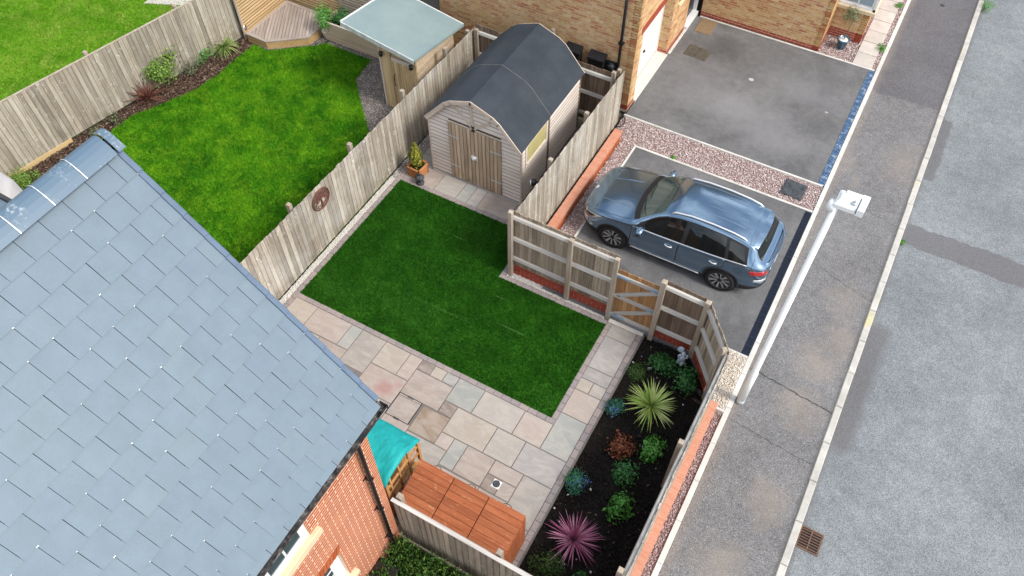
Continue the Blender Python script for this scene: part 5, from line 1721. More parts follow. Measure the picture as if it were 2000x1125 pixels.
def c_pw(s): return ip(s, [(0, .50), (.04, .62), (.12, .74), (.3, .85), (.55, .905), (.95, .93), (2.3, .94), (3.6, .94), (4.05, .915), (4.3, .875), (4.46, .81), (4.56, .71), (4.61, .58)])
def c_zb(s): return ip(s, [(0, .34), (.25, .23), (.9, .235), (3.7, .24), (4.2, .27), (4.61, .42)])
def c_belt(s): return ip(s, [(0, .68), (.2, .80), (.6, .905), (1.2, .985), (2., 1.0), (3.2, 1.045), (4.0, 1.09), (4.35, 1.06), (4.61, .93)])
def c_edge(s): return ip(s, [(0, .71), (.2, .835), (.6, .945), (1.15, 1.025), (1.38, 1.085), (1.9, 1.40), (2.15, 1.50), (2.5, 1.555), (2.9, 1.575), (3.4, 1.56), (3.85, 1.50), (4.1, 1.425), (4.36, 1.14), (4.48, 1.07), (4.61, .96)])
def c_zc(s): return ip(s, [(0, .73), (.1, .82), (.3, .90), (.7, .985), (1.2, 1.06), (1.32, 1.09), (2.0, 1.51), (2.25, 1.60), (2.6, 1.645), (3.0, 1.655), (3.5, 1.635), (3.95, 1.575), (4.12, 1.52), (4.38, 1.16), (4.5, 1.085), (4.61, .97)])
def c_we(s): return ip(s, [(0, .42), (.1, .62), (.25, .73), (.6, .78), (1.2, .80), (1.4, .785), (2.0, .645), (2.4, .605), (3.4, .60), (3.9, .595), (4.12, .615), (4.38, .70), (4.5, .66), (4.61, .48)])


def side(s, z):
    """half width of the flank at station s and height z"""
    s = np.asarray(s, float); z = np.asarray(z, float)
    pw, zb, be, ed, we = c_pw(s), c_zb(s), c_belt(s), c_edge(s), c_we(s)
    t = np.clip((z - zb) / (be - zb), 0, 1)
    low = pw - .075 * (1 - t) ** 2.2 - .03 * np.clip((t - .62) / .38, 0, 1) ** 1.5 - .016 * np.exp(-((t - .42) / .12) ** 2)
    u = np.clip((z - be) / np.maximum(ed - be, 1e-4), 0, 1)
    up = (pw - .03) + (we - pw + .03) * u + .022 * np.sin(np.pi * u)
    return np.where(z <= be, low, up)


def topz(s, q):
    ed, zc = c_edge(s), c_zc(s)
    return ed + (zc - ed) * (1 - (1 - np.asarray(q, float)) ** 2.1)


CX, CY = -4.66, 12.40
XS = .963                                            # overall length trimmed to the car in the drive
car = E('parked_car', 'blue grey metallic family car parked nose in on the driveway', 'car', (CX + 2.305, CY, 0), R(.6))
n_ = N('car_paint')
fl_ = n_.new('TexNoise'); fl_.inputs['Scale'].default_value = 900
paint = n_.done(n_.mul((.17, .265, .375), n_.rng(fl_.outputs['Fac'], .85, 1.15, .3, .7)), .2, .5, .9, None, 1.0)
M['paint'] = paint
M['trimblack'] = plain('black_trim', (.014, .014, .016), .5, .4)
M['carglass'] = N('tinted_glass').done((.006, .008, .009), .03, .6)
ng = N('windscreen_glass')
M['screen'] = ng.done((.45, .66, .62), .01, .7, Transmission_Weight=.88, IOR=1.3, coat=1.0)
M['lampred'] = plain('red_lamp', (.42, .012, .018), .12, .6, coat=.8, var=.15)
M['lampclear'] = plain('clear_lamp', (.55, .58, .6), .1, .7, .4, coat=.8)
M['alloy'] = plain('machined_alloy', (.62, .62, .63), .3, .5, .85, var=.05)
M['tyre'] = plain('tyre_rubber', (.018, .018, .019), .8, .3)
M['railsilver'] = plain('satin_rail', (.74, .76, .78), .3, .5, .35, var=.03)
M['cabin'] = plain('cabin_trim', (.03, .03, .032), .8)


def CO(name, me, par=None):
    return O(name, me, par or car, (-2.305 * XS - .085, 0, 0) if par is None else (0, 0, 0), (0, 0, 0), (XS, 1, 1) if par is None else (1, 1, 1))


# body shell: half sections swept along the car, mirrored
st = np.unique(np.concatenate([np.linspace(0, .14, 8), np.linspace(.14, 4.45, 110), np.linspace(4.45, 4.61, 9)]))
nl, nu, nt = 22, 10, 13
secs = []
for s in st:
    zb, be, ed, we = c_zb(s), c_belt(s), c_edge(s), c_we(s)
    pts = [(float(side(s, z)), float(z)) for z in np.linspace(zb, be, nl)]
    pts += [(float(side(s, z)), float(z)) for z in np.linspace(be, ed, nu + 1)[1:]]
    pts += [(float(we * (1 - q)), float(topz(s, q))) for q in np.linspace(0, 1, nt + 1)[1:]]
    secs.append(pts)
K = len(secs[0])
V, F = [], []
idx = {}
for i, s in enumerate(st):
    for k, (y, z) in enumerate(secs[i]):
        idx[i, k, 1] = len(V); V.append((s, -y, z))
        if y > 1e-6:
            idx[i, k, -1] = len(V); V.append((s, y, z))
        else:
            idx[i, k, -1] = idx[i, k, 1]
WH = [(.935, .345), (3.655, .345)]
for i in range(len(st) - 1):
    for k in range(K - 1):
        sc = (st[i] + st[i + 1]) / 2; zc_ = (secs[i][k][1] + secs[i][k + 1][1]) / 2
        if k < nl and any((sc - a) ** 2 + (zc_ - b) ** 2 < .385 ** 2 for a, b in WH):
            continue
        q = (k - nl - nu + 1.5) / nt
        if k >= nl + nu - 1 and 1.36 < sc < 1.99 and q > .06:
            continue
        for m in (1, -1):
            f = [idx[i, k, m], idx[i + 1, k, m], idx[i + 1, k + 1, m], idx[i, k + 1, m]]
            if m < 0: f.reverse()
            f = list(dict.fromkeys(f))
            F.append(tuple(f))
for i in (0, len(st) - 1):
    loop = [idx[i, k, 1] for k in range(K)] + [idx[i, k, -1] for k in range(K - 2, -1, -1)]
    F.append(tuple(loop if i else loop[::-1]))
# under tray joins both sills
for i in range(len(st) - 1):
    if not any(abs((st[i] + st[i + 1]) / 2 - a) < .37 for a, b in WH):
        F.append((idx[i, 0, 1], idx[i, 0, -1], idx[i + 1, 0, -1], idx[i + 1, 0, 1]))
CO('body', mk('body', V, F, [paint], None, True))
bb = MB().box(.35, 4.3, -.66, .66, .2, .9).box(1.1, 4.2, -.62, .62, .3, .5)
CO('underbody', bb.mesh('underbody', M['trimblack']))


def flank(name, slo, shi, zlo, zhi, off, mat, ns=24, nz=6, sides=(1, -1), par=None, thick=True, names=None):
    """panel following the flank; slo/shi may depend on t (0 bottom..1 top), zlo/zhi on s"""
    out = []
    for m in sides:
        V, F = [], []
        for j in range(nz + 1):
            t = j / nz
            a, b = slo(t), shi(t)
            for i in range(ns + 1):
                s = a + (b - a) * i / ns
                z = zlo(s) + (zhi(s) - zlo(s)) * t
                V.append((s, -m * (float(side(s, z)) + off), float(z)))
        for j in range(nz):
            for i in range(ns):
                f = (j * (ns + 1) + i, j * (ns + 1) + i + 1, (j + 1) * (ns + 1) + i + 1, (j + 1) * (ns + 1) + i)
                F.append(f if m > 0 else f[::-1])
        if thick:
            k0 = len(V)
            rim = [*range(ns + 1)] + [(j + 1) * (ns + 1) - 1 for j in range(1, nz + 1)] + [nz * (ns + 1) + i for i in range(ns - 1, -1, -1)] + [j * (ns + 1) for j in range(nz - 1, 0, -1)]
            for r in rim:
                p = V[r]; V.append((p[0], p[1] + m * (off + .008), p[2]))
            for i in range(len(rim)):
                j = (i + 1) % len(rim)
                f = (rim[i], k0 + i, k0 + j, rim[j])
                F.append(f if m > 0 else f[::-1])
        out.append(CO(name, mk(name, V, F, mat, None, True), par))
    return out


def topp(name, s0, s1, q0, off, mat, ns=10, nq=16, par=None, q1=1.0):
    """panel on the upper surface, mirrored across the centre line; s0(q), s1(q)"""
    V, F = [], []
    qs = np.concatenate([np.linspace(q0, q1, nq), np.linspace(q1, q0, nq)[1:]])
    sg = np.concatenate([np.full(nq, -1), np.full(nq - 1, 1)])
    W = len(qs)
    for i in range(ns + 1):
        for q, m in zip(qs, sg):
            s = s0(q) + (s1(q) - s0(q)) * i / ns
            V.append((s, m * float(c_we(s)) * (1 - q), float(topz(s, q)) + off))
    for i in range(ns):
        for k in range(W - 1):
            F.append((i * W + k, (i + 1) * W + k, (i + 1) * W + k + 1, i * W + k + 1))
    return CO(name, mk(name, V, F, mat, None, True), par)


def cc(v): return lambda *_: v
# doors with handles
dz0 = lambda s: .30 + .12 * max(0, (s - 2.9)) ** 1.5
fd_ = flank('front_door', lambda t: 1.33 + .05 * t, cc(2.52), cc(.31), lambda s: float(c_belt(s)) + .005, .0035, paint, 26, 14)
def rear_hi(t):
    z = .31 + t * .75
    d = (.47 ** 2 - (z - .345) ** 2)
    return min(3.62, 3.655 - math.sqrt(d)) if d > 0 else 3.62
rd_ = flank('rear_door', cc(2.535), rear_hi, cc(.31), lambda s: float(c_belt(s)) + .005, .0035, paint, 26, 14)
for ds_, s0_ in ((fd_, 2.22), (rd_, 3.30)):
    for o, m in zip(ds_, (1, -1)):
        zz = .86 if s0_ < 3 else .90
        pts = [(s0_ + i * .045, -m * (float(side(s0_ + i * .045, zz)) + (.012 + .028 * math.sin(math.pi * i / 4))), zz - .004 * i) for i in range(5)]
        O('door_handle', MB().tube(pts, .013, 8).mesh('door_handle', M['railsilver'], True), o)
gl_ = MB()
for m in (1, -1):
    for s0_, s1_ in ((1.335, 1.385), (2.527, 2.527)):
        gl_.tube([(s0_ + (s1_ - s0_) * t, -m * (float(side(s0_ + (s1_ - s0_) * t, .31 + t * .69)) + .0015), .31 + t * .69) for t in np.linspace(0, 1, 14)], .0045, 5)
    gl_.tube([(rear_hi(t) + .006, -m * (float(side(rear_hi(t), .31 + t * .75)) + .0015), .31 + t * .75) for t in np.linspace(0, 1, 14)], .0045, 5)
    # bonnet shut line, tailgate shut line, fuel flap
    gl_.tube([(s, -m * (float(c_we(s)) * .985), float(topz(s, .015)) + .002) for s in np.linspace(.34, 1.28, 14)], .0045, 5)
    gl_.tube([(4.0 + .0 * k, -m * float(c_we(4.0)) * (1 - q), float(topz(4.0, q)) + .002) for k, q in enumerate(np.linspace(0, 1, 12))], .0045, 5)
    gl_.tube([(4.22, -m * (float(side(4.22, z)) + .002), z) for z in np.linspace(.98, 1.24, 6)], .004, 5)
a_ = np.linspace(0, 2 * math.pi, 15)
gl_.tube([(3.95 + .075 * math.cos(a), -(float(side(3.95 + .075 * math.cos(a), .90 + .07 * math.sin(a))) + .001), .90 + .07 * math.sin(a)) for a in a_], .003, 4, cap=False)
CO('shut_lines', gl_.mesh('shut_lines', M['blackmatt']))
# side glass over a gloss black surround, bright strip below
top_s = lambda s: float(c_edge(s)) - .045
bot_s = lambda s: float(c_belt(s)) + .022
sur = flank('window_surround', lambda t: 1.46 + .06 * t, lambda t: 4.12 - .10 * t, bot_s, lambda s: max(bot_s(s) + .004, top_s(s)), .0025, M['trimblack'], 60, 8, thick=False)
ins = .014
flank('side_window', lambda t: 1.60 + .08 * t, cc(2.56), lambda s: bot_s(s) + ins, lambda s: max(bot_s(s) + ins + .004, top_s(s) - ins), .006, M['carglass'], 26, 8, thick=False)
flank('side_window', cc(2.66), lambda t: 3.60 - .10 * t, lambda s: bot_s(s) + ins, lambda s: max(bot_s(s) + ins + .004, top_s(s) - ins), .006, M['carglass'], 26, 8, thick=False)
flank('side_window', lambda t: 3.68 - .1 * t, lambda t: 4.08 - .16 * t, lambda s: bot_s(s) + ins, lambda s: max(bot_s(s) + ins + .004, top_s(s) - ins - .02), .006, M['carglass'], 16, 8, thick=False)
wl = MB()
for m in (1, -1):
    wl.tube([(s, -m * (float(side(s, bot_s(s) - .006)) + .004), bot_s(s) - .006) for s in np.linspace(1.48, 4.12, 30)], .0085, 6)
CO('waist_trim', wl.mesh('waist_trim', M['railsilver'], True))
sl_ = MB()
for m in (1, -1):
    sl_.tube([(s, -m * (float(side(s, .30)) + .012), .295) for s in np.linspace(1.40, 3.15, 16)], .013, 6)
CO('sill_trim', sl_.mesh('sill_trim', M['railsilver'], True))
flank('sill_cladding', cc(1.32), cc(3.27), lambda s: float(c_zb(s)) + .004, cc(.285), .010, M['trimblack'], 20, 2, thick=False)
# windscreen, cowl, wipers
sA = lambda q: 1.34 + .13 * (1 - q) ** 2
sB = lambda q: 1.985 + .05 * (1 - q) ** 2
topp('windscreen', sA, sB, .05, .004, M['screen'], 10)
topp('cowl', lambda q: sA(q) - .11, lambda q: sA(q) + .02, .03, .006, M['trimblack'], 4)
wp = MB()
for y0_, y1_ in ((-.1, -.62), (.45, -.08)):
    pts = []
    for t in np.linspace(0, 1, 9):
        y = y0_ + (y1_ - y0_) * t
        q = 1 - abs(y) / .75
        s = sA(q) + .03 + .09 * t
        pts.append((s, y, float(topz(s, q)) + .018))
    wp.tube(pts, .008, 5)
CO('wipers', wp.mesh('wipers', M['blackmatt']))
cb = MB()
cb.box(1.45, 1.85, -.66, .66, .85, .93, 0, .03)
cabin = CO('dashboard', cb.mesh('dashboard', M['cabin']))
for m in (-1, 1):
    CO('front_seat', MB().box(2.05, 2.5, m * .36 - .22, m * .36 + .22, .5, .68, 0, .04).box(2.42, 2.6, m * .36 - .21, m * .36 + .21, .62, 1.18, 0, .05).box(2.5, 2.6, m * .36 - .11, m * .36 + .11, 1.2, 1.36, 0, .04).mesh('front_seat', M['cabin']))
CO('steering_wheel', MB().tube([(1.92 + .07 * math.sin(a), .36 + .18 * math.cos(a), .98 + .16 * math.sin(a)) for a in np.linspace(0, 2 * math.pi, 21)], .016, 6, cap=False).mesh('steering_wheel', M['trimblack']))
CO('interior_mirror', MB().box(1.98, 2.01, -.11, .11, 1.36, 1.43, 0, .01).mesh('interior_mirror', M['blackmatt']))
# rear glass, spoiler, lamps, bumper
topp('rear_window', cc(4.135), lambda q: 4.365 + .02 * q, .10, .006, M['carglass'], 8)
spv = MB()
ys = np.linspace(-1, 1, 17)
rows = [(3.98, .98, .006), (4.1, .99, .012), (4.2, .985, .0)]
V, F = [], []
for (s, wf, ex) in rows:
    for y in ys:
        q = 1 - abs(y)
        zz = float(topz(3.98, q)) - (s - 3.98) * .22 + ex
        s2 = s + (.05 * (1 - y * y) if s > 4.15 else 0)
        V.append((s2, y * .60 * wf, zz))
n0 = len(V)
V += [(x, y, z - .035) for x, y, z in V]
W = len(ys)
for i in range(2):
    for k in range(W - 1):
        F.append((i * W + k, (i + 1) * W + k, (i + 1) * W + k + 1, i * W + k + 1)); F.append((n0 + i * W + k, n0 + i * W + k + 1, n0 + (i + 1) * W + k + 1, n0 + (i + 1) * W + k))
for k in range(W - 1):
    F.append((2 * W + k, n0 + 2 * W + k, n0 + 2 * W + k + 1, 2 * W + k + 1))
for i in range(2):
    F.append((i * W, n0 + i * W, n0 + (i + 1) * W, (i + 1) * W)); F.append((i * W + W - 1, (i + 1) * W + W - 1, n0 + (i + 1) * W + W - 1, n0 + i * W + W - 1))
CO('spoiler', mk('spoiler', V, F, [paint], None, False))
flank('tail_light', lambda t: 4.24 - .05 * t, lambda t: 4.575, lambda s: .865 + .02 * (s - 4.2), lambda s: float(.995 - .07 * abs(s - 4.45)), .006, M['lampred'], 14, 5)
flank('rear_reflector', lambda t: 4.36, cc(4.59), lambda s: .60, lambda s: .70, .006, M['railsilver'], 10, 3)
flank('rear_bumper_trim', lambda t: 4.1, cc(4.6), lambda s: float(c_zb(s)) + .01, lambda s: .44 + .05 * (s - 4.1), .006, M['trimblack'], 10, 3)
tb = MB()
tb.tube([(4.42 + .19 * math.cos(a), .62 * math.sin(a), 1.055 + .02 * math.cos(a)) for a in np.linspace(-1.35, 1.35, 21)], .018, 8)
CO('tailgate_lip', tb.mesh('tailgate_lip', paint, True))
CO('number_plate', MB().box(4.605, 4.62, -.26, .26, .74, .85, 0, .004).mesh('number_plate', M['railsilver']))
# front lamps, grille, badge
flank('headlight', lambda t: .10 + .02 * t, lambda t: .42 + .16 * t, lambda s: .70 + .10 * s, lambda s: .765 + .20 * s, .006, M['lampclear'], 14, 4)
flank('headlight_core', lambda t: .17, lambda t: .34 + .1 * t, lambda s: .715 + .10 * s, lambda s: .75 + .19 * s, .009, M['trimblack'], 10, 3)
flank('front_bumper_trim', cc(.03), cc(.58), lambda s: float(c_zb(s)) + .01, lambda s: .36 + .05 * s, .006, M['trimblack'], 12, 3)
flank('fog_light_surround', cc(.06), lambda t: .22, lambda s: .42, lambda s: .62, .008, M['railsilver'], 8, 3)
CO('grille', MB().box(-.012, .02, -.44, .44, .40, .68, 0, .004).mesh('grille', M['trimblack']))
CO('front_badge', MB().lathe([(.055, 0), (.055, .008), (.04, .012)], 16, 0, Matrix.Translation((.07, 0, .79)) @ Matrix.Rotation(R(-40), 4, 'Y')).mesh('front_badge', M['railsilver']))
bl_ = MB()
for m in (-1, 1):
    bl_ = MB()
    bl_.tube([(s, m * (.34 + .12 * (s - .3)), float(topz(s, 1 - (.34 + .12 * (s - .3)) / float(c_we(s)))) + .003 - .013 - .02 * abs(2 * (s - .75) / .9) ** 4) for s in np.linspace(.3, 1.2, 12)], .022, 8)
    CO('bonnet_crease', bl_.mesh('bonnet_crease', paint, True))
pass
# roof rails and pressed ribs
for m in (-1, 1):
    pts = [(s, m * (float(c_we(s)) - .035), float(topz(s, .06)) + h) for s, h in ((2.16, .0), (2.24, .035), (2.6, .045), (3.1, .045), (3.6, .042), (3.84, .03), (3.92, .0))]
    CO('roof_rail', MB().tube(pts, [.02, .021, .018, .018, .018, .02, .018], 8).mesh('roof_rail', M['railsilver'], True))
rb = MB()
for y in (-.30, -.1, .1, .30):
    rb.tube([(s, y, float(topz(s, 1 - abs(y) / float(c_we(s)))) + h) for s, h in ((2.6, -.034), (2.8, -.018), (2.95, -.010), (3.3, -.008), (3.65, -.010), (3.78, -.018), (3.9, -.034))], .020, 8)
CO('roof_ribs', rb.mesh('roof_ribs', paint, True))
# mirrors
for m in (1, -1):
    mm = CO('door_mirror', MB().lathe([(.015, -.13), (.06, -.115), (.078, -.04), (.074, .04), (.05, .105), (.012, .125)], 14, 0,
                                     Matrix.Translation((1.60, -m * 1.0, 1.035)) @ Matrix.Rotation(R(90 + 8 * m), 4, 'X') @ Matrix.Diagonal((1.1, .75, .95, 1))).mesh('door_mirror', paint, True))
    O('mirror_arm', MB().tube([(1.60, -m * .90, .985), (1.60, -m * .97, 1.0)], [.04, .03], 8).mesh('mirror_arm', M['trimblack']), mm)
    O('mirror_base', MB().box(1.55, 1.66, -m * 1.02 - .09, -m * 1.02 + .09, .955, .985, 0, .01).mesh('mirror_base', M['trimblack']), mm)
# wheel arches and wheels
for (a, b) in WH:
    for m in (1, -1):
        V, F = [], []
        nA = 36
        for i in range(nA + 1):
            an = R(-12) + R(204) * i / nA
            for rr, of in ((.372, -.02), (.374, .012), (.425, .012), (.437, .001)):
                s, z = a + rr * math.cos(an), b + rr * math.sin(an)
                zz = max(z, float(c_zb(s)))
                V.append((s, -m * (float(side(s, zz)) + of), z))
        for i in range(nA):
            for k in range(3):
                f = (i * 4 + k, i * 4 + k + 1, i * 4 + k + 5, i * 4 + k + 4)
                F.append(f if m < 0 else f[::-1])
        CO('wheel_arch', mk('wheel_arch', V, F, M['trimblack'], None, True))
        CO('wheel_well', MB().lathe([(.39, 0), (.39, .25)], 24, 0, Matrix.Translation((a, -m * .62 if m > 0 else .62 + 0, b)) @ Matrix.Rotation(R(90 * m), 4, 'X')).mesh('wheel_well', M['blackmatt']))
tyre = MB().lathe([(.245, -.11), (.30, -.118), (.335, -.095), (.345, -.05), (.345, .05), (.335, .095), (.30, .118), (.245, .11)], 36, cap=False).mesh('tyre', M['tyre'], True)
rim = MB().lathe([(.2, -.08), (.246, -.075), (.25, .095), (.238, .105), (.228, .095), (.222, .04), (.05, .03)], 36).mesh('rim', M['trimblack'], True)
spk = MB()
for k in range(5):
    for d0, d1, w in ((-10, -17, .017), (12, 20, .011)):
        a0, a1 = R(72 * k + d0), R(72 * k + d1)
        p0 = Vector((.05 * math.cos(a0), .05 * math.sin(a0), .075)); p1 = Vector((.232 * math.cos(a1), .232 * math.sin(a1), .098))
        d = (p1 - p0).normalized(); nn_ = Vector((-d.y, d.x, 0))
        v = [p0 - nn_ * w * .8, p0 + nn_ * w * .8, p1 + nn_ * w * 1.55, p1 - nn_ * w * 1.55]
        v += [q - Vector((0, 0, .03)) for q in v]
        spk.add(v, [(0, 1, 2, 3), (7, 6, 5, 4), (0, 4, 5, 1), (1, 5, 6, 2), (2, 6, 7, 3), (3, 7, 4, 0)])
ring_ = MB().lathe([(.236, .094), (.25, .098), (.25, .106), (.238, .108)], 36, cap=False)
spk.add(ring_.v, ring_.f)
spm = spk.mesh('spokes', M['alloy'])
hub = MB().lathe([(.055, .06), (.052, .085), (.03, .092)], 16).mesh('hub_cap', M['trimblack'], True)
for (a, b) in WH:
    for m in (1, -1):
        w = O('wheel', tyre, car, ((a - 2.305) * XS - .085, -m * .81, b), (R(90 * m), R(a * 40), 0))
        O('rim', rim, w); O('spokes', spm, w); O('hub_cap', hub, w)
# ------------------------------------------------------------------ plants
def leaves(n, rad, zc, size, mat, asp=.5, clumps=14, shell=.55, up=.3, cone=False, spread=.33, seed=0, fold=.18):
    """leaf faces in an uneven crown of clumps; rad=(rx,ry,rz), centred at height zc"""
    rg = np.random.default_rng(seed + 5)
    u = rg.normal(size=(clumps, 3)); u /= np.linalg.norm(u, axis=1)[:, None]
    u[:, 2] = np.abs(u[:, 2]) * np.where(rg.random(clumps) < .3, -.6, 1)
    c = u * (shell + (1 - shell) * rg.random((clumps, 1)))
    c *= rg.uniform(.6, 1.3, (clumps, 1)); c[:, :2] += rg.normal(size=2) * .14
    wgt = rg.uniform(.25, 1, clumps); i = rg.choice(clumps, n, p=wgt / wgt.sum())
    p = c[i] + rg.normal(size=(n, 3)) * spread
    k = int(n * .25)
    p[:k] = rg.normal(size=(k, 3)) * .42
    r = np.linalg.norm(p, axis=1)
    p *= np.minimum(1, (1.15 + .25 * rg.random(n)) / np.maximum(r, 1e-3))[:, None]
    if cone:
        t = (p[:, 2] + 1) / 2
        p[:, :2] *= (1.05 - .85 * np.clip(t, 0, 1))[:, None]
    d = p / np.maximum(np.linalg.norm(p, axis=1), 1e-3)[:, None] + rg.normal(size=(n, 3)) * .55 + np.array([0, 0, up])
    d /= np.linalg.norm(d, axis=1)[:, None]
    P = p * np.array(rad) + np.array([0, 0, zc])
    P[:, 2] = np.maximum(P[:, 2], .01)
    a = rg.normal(size=(n, 3)); t1 = np.cross(d, a); t1 /= np.linalg.norm(t1, axis=1)[:, None]
    t2 = np.cross(d, t1)
    L = size * rg.uniform(.55, 1.3, n)[:, None]; Wd = L * asp
    V = np.stack([P - t1 * L * .5, P + t2 * Wd * .5 + d * L * fold, P + t1 * L * .6 - d * L * .1, P - t2 * Wd * .5 + d * L * fold], 1).reshape(-1, 3)
    F = np.arange(n * 4).reshape(-1, 4)
    return fastmesh('foliage', V, F, M[mat])


def stems(n, h, spread, rad=.006, seed=0):
    rg = np.random.default_rng(seed)
    m = MB()
    for _ in range(n):
        a = rg.uniform(0, 6.28); r_ = spread * rg.uniform(.3, 1)
        m.tube([(0, 0, -.1), (.4 * r_ * math.cos(a), .4 * r_ * math.sin(a), h * .5), (r_ * math.cos(a), r_ * math.sin(a), h)], [rad * 1.4, rad, rad * .5], 5)
    return m.mesh('stem', M['stem'])


def shrub(name, label, cat, loc, rad, n, size, mat, group=None, asp=.5, seed=0, extra=None, **kw):
    t = E(name, label, cat, loc, 0, group)
    O('foliage', leaves(n, rad, kw.pop('zc', rad[2] * .85), size, mat, asp, seed=seed, **kw), t, kind='stuff')
    O('stem', stems(7, rad[2] * 1.3, rad[0] * .75, .005, seed), t, kind='stuff')
    if extra:
        en, em, es, enn = extra
        o = O(en, leaves(enn, (rad[0] * 1.03, rad[1] * 1.03, rad[2] * 1.06), rad[2] * .9, es, em, .9, 20, .95, 1.2, seed=seed + 3, spread=.2), t, kind='stuff')
    return t


def spiky(name, label, cat, loc, n, L, w, mat, droop=.5, seed=0, base=.08, lo=0.05, stripe=True, inner=None, hi=1.45):
    rg = np.random.default_rng(seed)
    t = E(name, label, cat, loc)
    V, F = [], []
    for i in range(n):
        a = i * 2.39996 + rg.uniform(-.2, .2)
        el = lo + (hi - lo) * ((i + .5) / n) ** .9 + rg.uniform(-.1, .1)
        l = L * rg.uniform(.78, 1.08) * (1 - .25 * (i / n))
        dh = Vector((math.cos(a), math.sin(a), 0)); sd = Vector((-math.sin(a), math.cos(a), 0))
        k0 = len(V); ns = 6
        p = dh * .02 + Vector((0, 0, base)); e = el
        for k in range(ns + 1):
            u = k / ns
            ww = w * (.55 + 1.2 * u) if u < .35 else w * (1.0 - .97 * ((u - .35) / .65) ** 1.3)
            d = dh * math.cos(e) + Vector((0, 0, math.sin(e)))
            nrm = d.cross(sd)
            V += [tuple(p - sd * ww), tuple(p - nrm * ww * .45), tuple(p + sd * ww)]
            p = p + d * (l / ns)
            e -= droop / ns * (1.3 - .5 * math.sin(el))
        for k in range(ns):
            for j in range(2):
                F.append((k0 + 3 * k + j, k0 + 3 * k + j + 1, k0 + 3 * k + j + 4, k0 + 3 * k + j + 3))
    O('blades', mk('blades', V, F, M[mat]), t, kind='stuff')
    O('stem', MB().lathe([(.035, -.1), (.03, base + .03)], 8).mesh('stem', M['stem']), t)
    return t


ZB_ = -.07
spiky('yucca', 'spiky lime striped rosette, largest plant of the black soil bed', 'plant', (-1.24, 8.04, ZB_), 170, .62, .0125, 'yucca', .45, 3, .12, .05, hi=1.5)
spiky('cordyline', 'spiky pink purple rosette at the lower end of the black soil bed', 'plant', (-1.38, 4.80, ZB_), 125, .60, .012, 'cordy', .4, 9, .12, .05, hi=1.5)
shrub('flowering_mound', 'small round mound with blue flowers beside the lime rosette', 'plant', (-1.83, 7.62, ZB_), (.18, .18, .14), 900, .032, 'lf_teal', seed=1, extra=('flowers', 'lf_blue', .022, 130))
shrub('flowering_mound', 'round mound with blue flowers lower down, against the patio edge', 'plant', (-1.83, 5.83, ZB_), (.20, .20, .18), 1100, .032, 'lf_teal', seed=2, extra=('flowers', 'lf_blue', .022, 150))
shrub('red_shrub', 'rusty red leaved low shrub in the middle of the black soil bed', 'plant', (-1.42, 6.95, ZB_), (.25, .24, .14), 700, .055, 'lf_red', seed=3, asp=.75)
shrub('green_shrub', 'mid green broad leaved shrub right of the rusty red one', 'plant', (-.82, 7.14, ZB_), (.25, .27, .16), 420, .10, 'lf_mid', seed=4, asp=.42, clumps=9, spread=.3)
shrub('green_shrub', 'deep green small shrub just below the rusty red one', 'plant', (-1.08, 6.50, ZB_), (.24, .25, .15), 480, .075, 'lf_dark', seed=5, asp=.42, clumps=9, spread=.28)
shrub('green_shrub', 'bright green broad leaved shrub above right of the pink rosette', 'plant', (-.92, 5.78, ZB_), (.22, .30, .17), 460, .09, 'lf_mid', seed=6, asp=.45, clumps=9, spread=.28)
shrub('green_shrub', 'fuzzy dark olive shrub left below the pink rosette', 'plant', (-1.60, 4.17, ZB_), (.27, .25, .2), 1500, .035, 'lf_hedge', seed=7, asp=.3)
shrub('green_shrub', 'tiny green shrub at the lower edge of the bed', 'plant', (-.98, 4.22, ZB_), (.13, .13, .1), 160, .07, 'lf_dark', seed=8, asp=.45)
shrub('green_shrub', 'low mossy green shrub half behind the lime rosette', 'plant', (-1.78, 8.66, ZB_), (.22, .24, .13), 900, .035, 'lf_hedge', seed=9, asp=.3)
shrub('green_shrub', 'parsley like deep green shrub beside the statue', 'plant', (-1.42, 9.0, ZB_), (.26, .22, .18), 850, .05, 'lf_dark', seed=10, asp=.7)
shrub('green_shrub', 'taller deep green shrub in the corner by the canted fence', 'plant', (-.88, 8.86, ZB_), (.22, .30, .24), 560, .075, 'lf_dark', seed=11, asp=.55)
tg = E('plant_tag', 'small white plant tag stuck in the black soil', 'plant tag', (-1.62, 8.86, ZB_), .4)
O('tag', MB().box(-.04, .04, -.004, .004, .06, .12).box(-.008, .008, -.004, .004, -.05, .06).mesh('tag', M['pot_white']), tg)

# neighbour border
spiky('strap_plant', 'pale green strap leaved clump next to the corner deck', 'plant', (-16.72, 12.72, 0), 130, .62, .013, 'strap', 1.9, 21, .05, .5, hi=1.45)
shrub('yellow_shrub', 'small yellow green shrub between fence and strap leaved clump', 'plant', (-16.95, 13.2, 0), (.22, .3, .3), 420, .05, 'lf_lime', seed=22)
shrub('lime_bush', 'large lime green bush against the silvered fence', 'plant', (-17.08, 10.85, 0), (.38, .62, .48), 2600, .06, 'lf_lime', seed=23, asp=.6, zc=.5, clumps=22, spread=.22)
shrub('bush', 'loose olive green little bush right of the large lime bush', 'plant', (-16.78, 11.5, 0), (.22, .3, .2), 420, .045, 'lf_olive', seed=24)
shrub('bush', 'sparse tall green sprig against the silvered fence', 'plant', (-17.25, 12.0, 0), (.16, .3, .22), 190, .07, 'lf_mid', seed=25, zc=1.15, spread=.3)
shrub('bush', 'low fresh green plant below the sparse sprig', 'plant', (-16.85, 12.05, 0), (.2, .26, .2), 420, .055, 'lf_mid', seed=26)
shrub('bush', 'twiggy brownish green plant left of the strap leaved clump', 'plant', (-16.98, 12.42, 0), (.2, .22, .32), 300, .04, 'lf_olive', seed=27)
